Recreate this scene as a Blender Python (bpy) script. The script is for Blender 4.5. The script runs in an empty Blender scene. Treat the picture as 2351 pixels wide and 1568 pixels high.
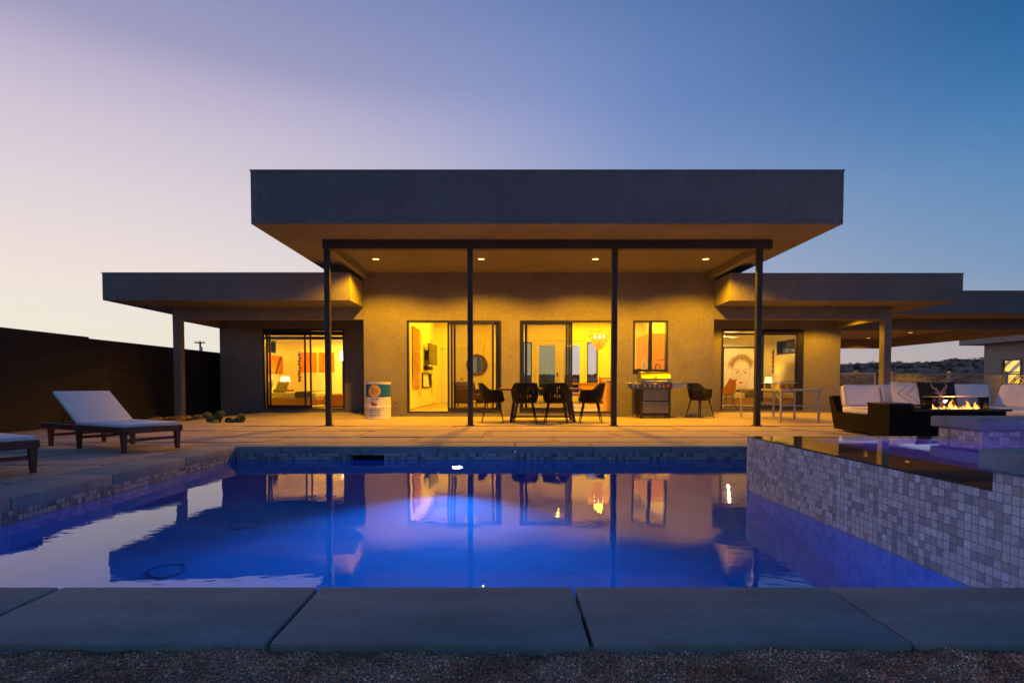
import bpy, bmesh, math, random
from mathutils import Matrix, Vector
R = math.radians
S = bpy.context.scene
COL = S.collection
random.seed(7)

# ------------------------------------------------------------------ camera
F = 1330.0            # focal length in pixels of the 2351 px wide survey picture
CX, HY = 1165.0, 882.0
TILT = R(2.0)
EYE = 0.80
def tv(py):           # survey row -> tangent of elevation
    v = (HY - py) / F
    return v / (1 + v * math.tan(TILT))
def mz(py, Y): return EYE + tv(py) * Y
def mx(px, Y, py=HY):
    return (px - CX) * (1 - (HY - py) / F * math.tan(TILT)) * Y / F

cam_d = bpy.data.cameras.new('camera')
cam = bpy.data.objects.new('camera', cam_d); COL.objects.link(cam)
cam_d.sensor_width = 36.0
cam_d.lens = 36.0 * F / 2351.0
cam_d.clip_start = 0.05; cam_d.clip_end = 3000
cam.location = (0, 0, EYE)
cam.rotation_euler = (R(90) - TILT, 0, 0)
cam_d.shift_x = 10.5 / 2351.0
cam_d.shift_y = (98 + F * math.tan(TILT)) / 2351.0
S.camera = cam

# ------------------------------------------------------------------ world: dusk sky
def s2l(c):
    return tuple((x / 255 / 12.92) if x / 255 <= 0.04045 else ((x / 255 + 0.055) / 1.055) ** 2.4 for x in c)
world = bpy.data.worlds.new('World'); S.world = world
world.use_nodes = True
wt = world.node_tree; wt.nodes.clear()
def WN(t, **k):
    n = wt.nodes.new(t)
    for a, b in k.items(): setattr(n, a, b)
    return n
out = WN('ShaderNodeOutputWorld'); bg = WN('ShaderNodeBackground')
wt.links.new(bg.outputs[0], out.inputs[0])
tc = WN('ShaderNodeTexCoord'); sep = WN('ShaderNodeSeparateXYZ')
wt.links.new(tc.outputs['Generated'], sep.inputs[0])
def wmath(op, a, b=None, c=None):
    n = WN('ShaderNodeMath', operation=op)
    for i, v in enumerate((a, b, c)):
        if v is None: continue
        if isinstance(v, (int, float)): n.inputs[i].default_value = v
        else: wt.links.new(v, n.inputs[i])
    return n.outputs[0]
hl = wmath('SQRT', wmath('ADD', wmath('MULTIPLY', sep.outputs[0], sep.outputs[0]), wmath('MULTIPLY', sep.outputs[1], sep.outputs[1])))
hl = wmath('MAXIMUM', hl, 0.02)
# towards the afterglow (front-left): 1, away from it: 0
sd = wmath('DIVIDE', wmath('ADD', wmath('MULTIPLY', sep.outputs[0], -0.74), wmath('MULTIPLY', sep.outputs[1], 0.67)), hl)
def wclamp(a, lo, hi):
    mr = WN('ShaderNodeMapRange'); mr.interpolation_type = 'SMOOTHSTEP'
    wt.links.new(a, mr.inputs[0]); mr.inputs[1].default_value = lo; mr.inputs[2].default_value = hi
    return mr.outputs[0]
f1 = wclamp(sd, -0.15, 0.75); f2 = wclamp(sd, 0.42, 1.04)
def ramp(stops):
    n = WN('ShaderNodeValToRGB'); cr = n.color_ramp; cr.interpolation = 'B_SPLINE'
    while len(cr.elements) > 1: cr.elements.remove(cr.elements[-1])
    cr.elements[0].position = stops[0][0]; cr.elements[0].color = (*s2l(stops[0][1]), 1)
    for p, c in stops[1:]:
        e = cr.elements.new(p); e.color = (*s2l(c), 1)
    wt.links.new(sep.outputs[2], n.inputs[0])
    return n.outputs[0]
rl = ramp([(0.0, (236, 232, 216)), (0.06, (238, 233, 216)), (0.13, (242, 229, 217)), (0.18, (236, 222, 218)), (0.23, (229, 216, 217)), (0.29, (220, 209, 217)),
           (0.36, (205, 194, 211)), (0.41, (190, 179, 206)), (0.45, (159, 157, 189)), (0.52, (147, 148, 189)), (0.62, (104, 128, 182)), (1.0, (45, 80, 145))])
rc = ramp([(0.0, (208, 190, 180)), (0.06, (214, 200, 196)), (0.14, (190, 190, 206)), (0.28, (158, 170, 206)), (0.395, (122, 145, 201)), (0.47, (119, 144, 199)),
           (0.553, (93, 125, 179)), (0.70, (60, 98, 160)), (1.0, (30, 66, 130))])
rr = ramp([(0.0, (186, 168, 166)), (0.045, (176, 166, 168)), (0.09, (145, 160, 183)), (0.15, (117, 151, 188)), (0.28, (78, 132, 182)),
           (0.36, (44, 114, 170)), (0.45, (2, 90, 144)), (0.60, (1, 70, 122)), (1.0, (4, 48, 95))])
mix0 = WN('ShaderNodeMix', data_type='RGBA')
wt.links.new(f1, mix0.inputs[0]); wt.links.new(rr, mix0.inputs[6]); wt.links.new(rc, mix0.inputs[7])
mixw = WN('ShaderNodeMix', data_type='RGBA')
wt.links.new(f2, mixw.inputs[0]); wt.links.new(mix0.outputs[2], mixw.inputs[6]); wt.links.new(rl, mixw.inputs[7])
wt.links.new(mixw.outputs[2], bg.inputs[0]); bg.inputs[1].default_value = 1.0

S.view_settings.view_transform = 'Standard'
S.view_settings.look = 'None'; S.view_settings.exposure = 0.0; S.view_settings.gamma = 1.0
S.render.engine = 'CYCLES'
cy = S.cycles
cy.use_denoising = True
cy.max_bounces = 10; cy.diffuse_bounces = 4; cy.glossy_bounces = 5; cy.transmission_bounces = 8; cy.transparent_max_bounces = 16
cy.volume_bounces = 0
cy.sample_clamp_indirect = 6.0
cy.blur_glossy = 0.5

# ------------------------------------------------------------------ materials
MATS = {}
def nodes(name):
    m = bpy.data.materials.new(name); m.use_nodes = True
    nt = m.node_tree
    return m, nt, nt.nodes['Principled BSDF']
def N(nt, t, **k):
    n = nt.nodes.new(t)
    for a, b in k.items(): setattr(n, a, b)
    return n
def M(name, col, rough=0.6, metal=0.0, var=0.0, vscale=3.0, bump=0.0, bscale=60.0, col2=None, spec=None, aniso=None, emit=None, estr=0.0, coat=0.0, var2=0.0, v2scale=40):
    m, nt, p = nodes(name)
    p.inputs['Base Color'].default_value = (*col, 1)
    p.inputs['Roughness'].default_value = rough
    p.inputs['Metallic'].default_value = metal
    if spec is not None: p.inputs['Specular IOR Level'].default_value = spec
    if coat: p.inputs['Coat Weight'].default_value = coat
    tcn = N(nt, 'ShaderNodeNewGeometry')
    vec = tcn.outputs['Position']
    if aniso:
        mp = N(nt, 'ShaderNodeMapping'); mp.inputs['Scale'].default_value = aniso
        nt.links.new(vec, mp.inputs[0]); vec = mp.outputs[0]
    if var or var2:
        last = None
        for vv, sc in ((var, vscale), (var2, v2scale)):
            if not vv: continue
            n = N(nt, 'ShaderNodeTexNoise'); n.inputs['Scale'].default_value = sc; n.inputs['Detail'].default_value = 6
            n.inputs['Roughness'].default_value = 0.62
            nt.links.new(vec, n.inputs['Vector'])
            r = N(nt, 'ShaderNodeMapRange'); r.inputs[1].default_value = 0.3; r.inputs[2].default_value = 0.7
            nt.links.new(n.outputs['Fac'], r.inputs[0])
            mx_ = N(nt, 'ShaderNodeMix', data_type='RGBA')
            nt.links.new(r.outputs[0], mx_.inputs[0])
            if last is None:
                c2 = col2 if col2 else tuple(min(1, c * (1 + vv)) for c in col)
                c1 = col if col2 else tuple(c * (1 - vv) for c in col)
                mx_.inputs[6].default_value = (*c1, 1); mx_.inputs[7].default_value = (*c2, 1)
            else:
                ml = N(nt, 'ShaderNodeMix', data_type='RGBA', blend_type='MULTIPLY'); ml.inputs[0].default_value = 1
                nt.links.new(last, ml.inputs[6]); nt.links.new(mx_.outputs[2], ml.inputs[7])
                mx_.inputs[6].default_value = (1 - vv,) * 3 + (1,); mx_.inputs[7].default_value = (1 + vv,) * 3 + (1,)
                last = ml.outputs[2]; continue
            last = mx_.outputs[2]
            if not col2 and var: pass
        nt.links.new(last, p.inputs['Base Color'])
    if bump:
        n = N(nt, 'ShaderNodeTexNoise'); n.inputs['Scale'].default_value = bscale; n.inputs['Detail'].default_value = 5
        nt.links.new(vec, n.inputs['Vector'])
        b = N(nt, 'ShaderNodeBump'); b.inputs['Strength'].default_value = min(1, bump); b.inputs['Distance'].default_value = 0.01
        nt.links.new(n.outputs['Fac'], b.inputs['Height']); nt.links.new(b.outputs[0], p.inputs['Normal'])
    if emit:
        p.inputs['Emission Color'].default_value = (*emit, 1); p.inputs['Emission Strength'].default_value = estr
    MATS[name] = m
    return m
def emis(name, col, st):
    m = bpy.data.materials.new(name); m.use_nodes = True; nt = m.node_tree; nt.nodes.clear()
    o = N(nt, 'ShaderNodeOutputMaterial'); e = N(nt, 'ShaderNodeEmission')
    e.inputs[0].default_value = (*col, 1); e.inputs[1].default_value = st
    nt.links.new(e.outputs[0], o.inputs[0]); return m
def glass_mat(name, tint, refl=1.0):
    m = bpy.data.materials.new(name); m.use_nodes = True; nt = m.node_tree; nt.nodes.clear()
    o = N(nt, 'ShaderNodeOutputMaterial'); t = N(nt, 'ShaderNodeBsdfTransparent'); t.inputs[0].default_value = (*tint, 1)
    g = N(nt, 'ShaderNodeBsdfGlossy'); g.inputs['Roughness'].default_value = 0.0
    fr = N(nt, 'ShaderNodeFresnel'); fr.inputs[0].default_value = 1.45
    mu = N(nt, 'ShaderNodeMath', operation='MULTIPLY'); mu.inputs[1].default_value = refl
    nt.links.new(fr.outputs[0], mu.inputs[0])
    mi = N(nt, 'ShaderNodeMixShader'); nt.links.new(mu.outputs[0], mi.inputs[0])
    nt.links.new(t.outputs[0], mi.inputs[1]); nt.links.new(g.outputs[0], mi.inputs[2]); nt.links.new(mi.outputs[0], o.inputs[0])
    return m
def water_mat(name, absorb, dens, s1, s2, st, scat=0.0):
    m = bpy.data.materials.new(name); m.use_nodes = True; nt = m.node_tree; nt.nodes.clear()
    o = N(nt, 'ShaderNodeOutputMaterial'); g = N(nt, 'ShaderNodeBsdfGlass'); g.inputs['IOR'].default_value = 1.33
    g.inputs['Roughness'].default_value = 0.0
    geo = N(nt, 'ShaderNodeNewGeometry')
    def wave(sc, scale, det):
        mp = N(nt, 'ShaderNodeMapping'); mp.inputs['Scale'].default_value = sc
        nt.links.new(geo.outputs['Position'], mp.inputs[0])
        n = N(nt, 'ShaderNodeTexNoise'); n.inputs['Scale'].default_value = scale; n.inputs['Detail'].default_value = det
        nt.links.new(mp.outputs[0], n.inputs['Vector']); return n.outputs['Fac']
    a = wave((1, 0.9, 1), s1, 1.0); b = wave((1, 1.6, 1), s2, 2.0)
    # livelier ripples on the side of the pool where the spa spills over
    sx = N(nt, 'ShaderNodeSeparateXYZ'); nt.links.new(geo.outputs['Position'], sx.inputs[0])
    r = N(nt, 'ShaderNodeMapRange'); r.interpolation_type = 'SMOOTHSTEP'
    nt.links.new(sx.outputs[0], r.inputs[0]); r.inputs[1].default_value = 0.9; r.inputs[2].default_value = 2.0
    r.inputs[3].default_value = 0.32; r.inputs[4].default_value = 1.0
    mu = N(nt, 'ShaderNodeMath', operation='MULTIPLY'); nt.links.new(b, mu.inputs[0]); nt.links.new(r.outputs[0], mu.inputs[1])
    ad = N(nt, 'ShaderNodeMath', operation='MULTIPLY_ADD'); nt.links.new(mu.outputs[0], ad.inputs[0]); ad.inputs[1].default_value = 0.30; nt.links.new(a, ad.inputs[2])
    bp = N(nt, 'ShaderNodeBump'); bp.inputs['Strength'].default_value = 1.0; bp.inputs['Distance'].default_value = st
    nt.links.new(ad.outputs[0], bp.inputs['Height']); nt.links.new(bp.outputs[0], g.inputs['Normal'])
    v = N(nt, 'ShaderNodeVolumeAbsorption'); v.inputs[0].default_value = (*absorb, 1); v.inputs[1].default_value = dens
    nt.links.new(g.outputs[0], o.inputs[0]); vol = v.outputs[0]
    if scat:
        vs_ = N(nt, 'ShaderNodeVolumeScatter'); vs_.inputs[0].default_value = (0.1, 0.4, 1, 1); vs_.inputs[1].default_value = scat
        va = N(nt, 'ShaderNodeAddShader'); nt.links.new(vol, va.inputs[0]); nt.links.new(vs_.outputs[0], va.inputs[1]); vol = va.outputs[0]
    nt.links.new(vol, o.inputs[1])
    return m
def tile_mat(name, size, cols, grout=(0.16, 0.15, 0.16), gw=0.035, rough=0.28):
    m, nt, p = nodes(name)
    geo = N(nt, 'ShaderNodeNewGeometry'); sx = N(nt, 'ShaderNodeSeparateXYZ'); nt.links.new(geo.outputs['Position'], sx.inputs[0])
    def mm(op, a, b=None):
        n = N(nt, 'ShaderNodeMath', operation=op)
        for i, v in enumerate((a, b)):
            if v is None: continue
            if isinstance(v, (int, float)): n.inputs[i].default_value = v
            else: nt.links.new(v, n.inputs[i])
        return n.outputs[0]
    u = mm('DIVIDE', mm('ADD', sx.outputs[0], sx.outputs[1]), size)
    v = mm('DIVIDE', sx.outputs[2], size)
    cb = N(nt, 'ShaderNodeCombineXYZ'); nt.links.new(mm('FLOOR', u), cb.inputs[0]); nt.links.new(mm('FLOOR', v), cb.inputs[1])
    wn = N(nt, 'ShaderNodeTexWhiteNoise', noise_dimensions='2D'); nt.links.new(cb.outputs[0], wn.inputs['Vector'])
    cr = N(nt, 'ShaderNodeValToRGB'); cr.color_ramp.interpolation = 'CONSTANT'
    els = cr.color_ramp.elements; els.remove(els[1]); els[0].position = 0; els[0].color = (*cols[0][1], 1)
    for q, c in cols[1:]:
        e = els.new(q); e.color = (*c, 1)
    nt.links.new(wn.outputs['Value'], cr.inputs[0])
    def edge(x):
        f = mm('FRACT', x)
        return mm('MINIMUM', f, mm('SUBTRACT', 1.0, f))
    e = mm('MINIMUM', edge(u), edge(v))
    r = N(nt, 'ShaderNodeMapRange'); nt.links.new(e, r.inputs[0]); r.inputs[1].default_value = gw; r.inputs[2].default_value = gw * 1.8
    nz = N(nt, 'ShaderNodeTexNoise'); nz.inputs['Scale'].default_value = 60; nt.links.new(geo.outputs['Position'], nz.inputs['Vector'])
    md = N(nt, 'ShaderNodeMix', data_type='RGBA', blend_type='MULTIPLY'); md.inputs[0].default_value = 0.6
    nt.links.new(cr.outputs[0], md.inputs[6]); nt.links.new(nz.outputs['Fac'], md.inputs[7])
    br = N(nt, 'ShaderNodeMix', data_type='RGBA', blend_type='ADD'); br.inputs[0].default_value = 0.25
    nt.links.new(md.outputs[2], br.inputs[6]); nt.links.new(cr.outputs[0], br.inputs[7])
    mi = N(nt, 'ShaderNodeMix', data_type='RGBA'); nt.links.new(r.outputs[0], mi.inputs[0])
    mi.inputs[6].default_value = (*grout, 1); nt.links.new(br.outputs[2], mi.inputs[7])
    nt.links.new(mi.outputs[2], p.inputs['Base Color'])
    rg = N(nt, 'ShaderNodeMapRange'); nt.links.new(wn.outputs['Value'], rg.inputs[0]); rg.inputs[3].default_value = rough * 0.6; rg.inputs[4].default_value = rough * 2.0
    nt.links.new(rg.outputs[0], p.inputs['Roughness'])
    # each tile sits at a slightly different height / angle
    hn = mm('ADD', mm('MULTIPLY', r.outputs[0], 1.0), mm('MULTIPLY', nz.outputs['Fac'], 0.5))
    bp = N(nt, 'ShaderNodeBump'); bp.inputs['Strength'].default_value = 0.8; bp.inputs['Distance'].default_value = 0.003
    nt.links.new(hn, bp.inputs['Height']); nt.links.new(bp.outputs[0], p.inputs['Normal'])
    MATS[name] = m
    return m
def brick_mat(name, c1, c2, mortar, bw, bh, rough=0.9, swap=False, bump=0.5):
    m, nt, p = nodes(name)
    geo = N(nt, 'ShaderNodeNewGeometry'); sx = N(nt, 'ShaderNodeSeparateXYZ'); nt.links.new(geo.outputs['Position'], sx.inputs[0])
    ad = N(nt, 'ShaderNodeMath', operation='ADD'); nt.links.new(sx.outputs[0], ad.inputs[0]); nt.links.new(sx.outputs[1], ad.inputs[1])
    cb = N(nt, 'ShaderNodeCombineXYZ'); nt.links.new(ad.outputs[0], cb.inputs[0]); nt.links.new(sx.outputs[2], cb.inputs[1])
    b = N(nt, 'ShaderNodeTexBrick'); nt.links.new(cb.outputs[0], b.inputs['Vector'])
    b.inputs['Color1'].default_value = (*c1, 1); b.inputs['Color2'].default_value = (*c2, 1); b.inputs['Mortar'].default_value = (*mortar, 1)
    b.inputs['Scale'].default_value = 1; b.inputs['Brick Width'].default_value = bw; b.inputs['Row Height'].default_value = bh; b.inputs['Mortar Size'].default_value = bh * 0.09
    nt.links.new(b.outputs['Color'], p.inputs['Base Color']); p.inputs['Roughness'].default_value = rough
    bp = N(nt, 'ShaderNodeBump'); bp.inputs['Strength'].default_value = bump; bp.inputs['Distance'].default_value = 0.01; bp.invert = True
    nt.links.new(b.outputs['Fac'], bp.inputs['Height']); nt.links.new(bp.outputs[0], p.inputs['Normal'])
    return m
def weave_mat(name, c, sc=90):
    m, nt, p = nodes(name)
    geo = N(nt, 'ShaderNodeNewGeometry'); sx = N(nt, 'ShaderNodeSeparateXYZ'); nt.links.new(geo.outputs['Position'], sx.inputs[0])
    ad = N(nt, 'ShaderNodeMath', operation='ADD'); nt.links.new(sx.outputs[0], ad.inputs[0]); nt.links.new(sx.outputs[1], ad.inputs[1])
    cb = N(nt, 'ShaderNodeCombineXYZ'); nt.links.new(ad.outputs[0], cb.inputs[0]); nt.links.new(sx.outputs[2], cb.inputs[1])
    ck = N(nt, 'ShaderNodeTexChecker'); ck.inputs['Scale'].default_value = sc; nt.links.new(cb.outputs[0], ck.inputs['Vector'])
    ck.inputs[1].default_value = (*c, 1); ck.inputs[2].default_value = (*[v * 0.55 for v in c], 1)
    nt.links.new(ck.outputs[0], p.inputs['Base Color']); p.inputs['Roughness'].default_value = 0.8; p.inputs['Specular IOR Level'].default_value = 0.15
    bp = N(nt, 'ShaderNodeBump'); bp.inputs['Strength'].default_value = 0.6; bp.inputs['Distance'].default_value = 0.004
    nt.links.new(ck.outputs[1], bp.inputs['Height']); nt.links.new(bp.outputs[0], p.inputs['Normal'])
    return m

stucco = M('stucco', (0.190, 0.176, 0.175), 0.92, var=0.16, vscale=0.9, bump=0.8, bscale=42, var2=0.13, v2scale=13)
stucco_far = M('stucco_tan', (0.30, 0.25, 0.23), 0.92, var=0.10, vscale=1.3, bump=0.4, bscale=60)
steel = M('painted_steel', (0.026, 0.023, 0.024), 0.5, var=0.3, vscale=6)
frame_m = M('dark_bronze', (0.012, 0.011, 0.012), 0.35)
clear = glass_mat('clear_glass', (0.96, 0.97, 0.96), 0.7)
screen_glass = glass_mat('tinted_glass', (0.90, 0.89, 0.80), 0.45)
pane = glass_mat('window_glass', (0.95, 0.96, 0.95), 0.8)
plaster_in = M('interior_paint', (0.82, 0.77, 0.60), 0.75, var=0.03, vscale=1.5)
door_white = M('white_door_paint', (0.72, 0.70, 0.66), 0.45)
floor_in = M('interior_floor', (0.52, 0.46, 0.38), 0.35, var=0.1, vscale=4)
concrete = M('patio_concrete', (0.40, 0.325, 0.285), 0.85, var=0.14, vscale=1.4, bump=0.3, bscale=40, var2=0.07, v2scale=14)
coping_m = M('coping_concrete', (0.255, 0.255, 0.26), 0.78, var=0.24, vscale=3.0, bump=0.35, bscale=90, aniso=(0.55, 1.5, 1), var2=0.12, v2scale=38)
dirt = M('dirt', (0.21, 0.15, 0.125), 0.95, var=0.3, vscale=2.2, bump=1.0, bscale=70, col2=(0.30, 0.22, 0.19))
gravel_dark = M('crushed_granite', (0.30, 0.18, 0.13), 0.95, var=0.4, vscale=5, bump=1.0, bscale=160, col2=(0.58, 0.42, 0.34))
plaster_blue = M('pool_plaster', (0.10, 0.27, 0.65), 0.75, var=0.12, vscale=2.0)
spa_plaster = M('spa_plaster', (0.26, 0.30, 0.50), 0.7, var=0.1)
rim_stone = M('wet_dark_stone', (0.075, 0.065, 0.055), 0.35, var=0.35, vscale=5, aniso=(3, 0.4, 1))
tile = tile_mat('mosaic_tile', 0.044, [(0, (0.72, 0.62, 0.54)), (0.32, (0.62, 0.54, 0.47)), (0.58, (0.42, 0.37, 0.33)), (0.72, (0.35, 0.32, 0.28)), (0.82, (0.48, 0.39, 0.31)), (0.90, (0.76, 0.66, 0.60))], grout=(0.26, 0.23, 0.22), gw=0.025)
wall_brick = brick_mat('dark_block', (0.024, 0.018, 0.016), (0.018, 0.014, 0.013), (0.010, 0.008, 0.007), 0.40, 0.095, bump=0.8)
wood_dark = M('lounger_wood', (0.13, 0.036, 0.022), 0.5, var=0.35, vscale=9, aniso=(1, 1, 5))
wood_top = M('table_wood', (0.30, 0.12, 0.045), 0.45, var=0.3, vscale=8, aniso=(0.6, 6, 1))
wood_in = M('honey_wood', (0.50, 0.26, 0.045), 0.45, var=0.2, vscale=6, aniso=(6, 6, 0.5))
wood_mid = M('walnut', (0.20, 0.075, 0.022), 0.45, var=0.2, vscale=6)
mattress_m = M('grey_mattress', (0.80, 0.80, 0.86), 0.9, var=0.05, vscale=8, bump=0.3, bscale=160)
cush = M('cream_cushion', (0.80, 0.75, 0.78), 0.92, var=0.05, vscale=6, bump=0.25, bscale=120)
pillow_w = M('white_woven', (0.66, 0.65, 0.66), 0.95, bump=0.6, bscale=140, var=0.1, vscale=30)
pillow_b = M('black_fabric', (0.012, 0.012, 0.016), 0.95, bump=0.4, bscale=140)
tan_print = M('tan_print', (0.42, 0.30, 0.26), 0.9)
ink = M('dark_ink', (0.03, 0.03, 0.045), 0.9)
wicker = weave_mat('dark_wicker', (0.015, 0.009, 0.008), 55)
wicker2 = weave_mat('dark_rattan_panel', (0.015, 0.009, 0.007), 40)
plastic_b = M('black_plastic', (0.007, 0.007, 0.008), 0.6, spec=0.25)
chrome = M('stainless_steel', (0.33, 0.33, 0.33), 0.30, 1.0, var=0.08, vscale=12)
grey_paint = M('grey_metal_panel', (0.16, 0.16, 0.17), 0.45, 0.3)
alu = M('aluminium_tube', (0.48, 0.47, 0.50), 0.42, 0.5)
net_m = glass_mat('net_mesh', (0.82, 0.82, 0.80), 0.0)
galv = M('galvanised_steel', (0.40, 0.39, 0.38), 0.45, 0.6)
white_p = M('white_drum_paint', (0.74, 0.74, 0.80), 0.38, var=0.08, vscale=9, coat=0.2)
teal_p = M('teal_drum_paint', (0.0, 0.12, 0.46), 0.35, coat=0.2)
yellow_p = M('yellow_drum_paint', (0.72, 0.40, 0.01), 0.4)
red_p = M('red_paint', (0.45, 0.01, 0.012), 0.4)
cactus_m = M('cactus_green', (0.070, 0.095, 0.026), 0.75, var=0.5, vscale=16, bump=0.8, bscale=60)
scrub_m = M('scrub_foliage', (0.050, 0.030, 0.014), 0.95, var=0.4, vscale=0.5)
hill_m = M('hill_soil', (0.13, 0.062, 0.038), 0.95, var=0.3, vscale=0.12, bump=0.6, bscale=1.5, col2=(0.34, 0.18, 0.115))
linen = M('bed_linen', (0.70, 0.66, 0.56), 0.9, var=0.06, vscale=9)
throw_m = M('grey_throw', (0.14, 0.13, 0.10), 0.95, var=0.3, vscale=25)
orange_art = M('orange_print', (0.75, 0.20, 0.02), 0.8, var=0.35, vscale=7)
rust_art = M('rust_print', (0.42, 0.11, 0.03), 0.8, var=0.5, vscale=6, col2=(0.55, 0.24, 0.05))
macrame = M('woven_wall_hanging', (0.60, 0.36, 0.12), 0.95, var=0.4, vscale=24, aniso=(1, 3, 0.6), bump=0.6, bscale=60)
brown_lea = M('brown_upholstery', (0.085, 0.045, 0.022), 0.65, var=0.2, vscale=9)
mirror_m = M('mirror_glass', (0.75, 0.8, 0.82), 0.02, 1.0)
tv_m = M('dark_screen', (0.02, 0.018, 0.016), 0.12)
canvas_m = M('portrait_canvas', (0.76, 0.68, 0.58), 0.85)
pencil = M('brown_pencil', (0.34, 0.23, 0.14), 0.9)
pencil_d = M('dark_pencil', (0.14, 0.10, 0.07), 0.9)
lip_m = M('red_lips', (0.75, 0.06, 0.03), 0.7)
blush = M('skin_shade', (0.72, 0.50, 0.38), 0.9)
shade_m = M('fill_diffuser', (0.8, 0.7, 0.5), 0.8, emit=(1, 0.62, 0.2), estr=1.2)
crystal = M('capiz_shell', (0.62, 0.38, 0.12), 0.2, emit=(1.0, 0.45, 0.06), estr=0.22)
bulb = emis('lit_bulb', (1.0, 0.72, 0.35), 22)
led = emis('recessed_lamp_disc', (1.0, 0.50, 0.12), 7.0)
led_small = emis('carport_lamp_disc', (1.0, 0.44, 0.08), 3.5)
pool_led = emis('pool_lamp_lens', (0.50, 0.27, 1.0), 5)
lava = M('lava_rock', (0.05, 0.035, 0.03), 0.9)
guard = glass_mat('fire_guard_glass', (0.93, 0.93, 0.93), 1.0)
rope_m = M('beige_coir', (0.35, 0.22, 0.1), 0.9)
dry_grass = M('dry_grass_blades', (0.36, 0.25, 0.09), 0.9)
pole_m = M('weathered_pole', (0.06, 0.045, 0.035), 0.9)
roofing = M('roof_membrane', (0.3, 0.29, 0.28), 0.9)

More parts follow.
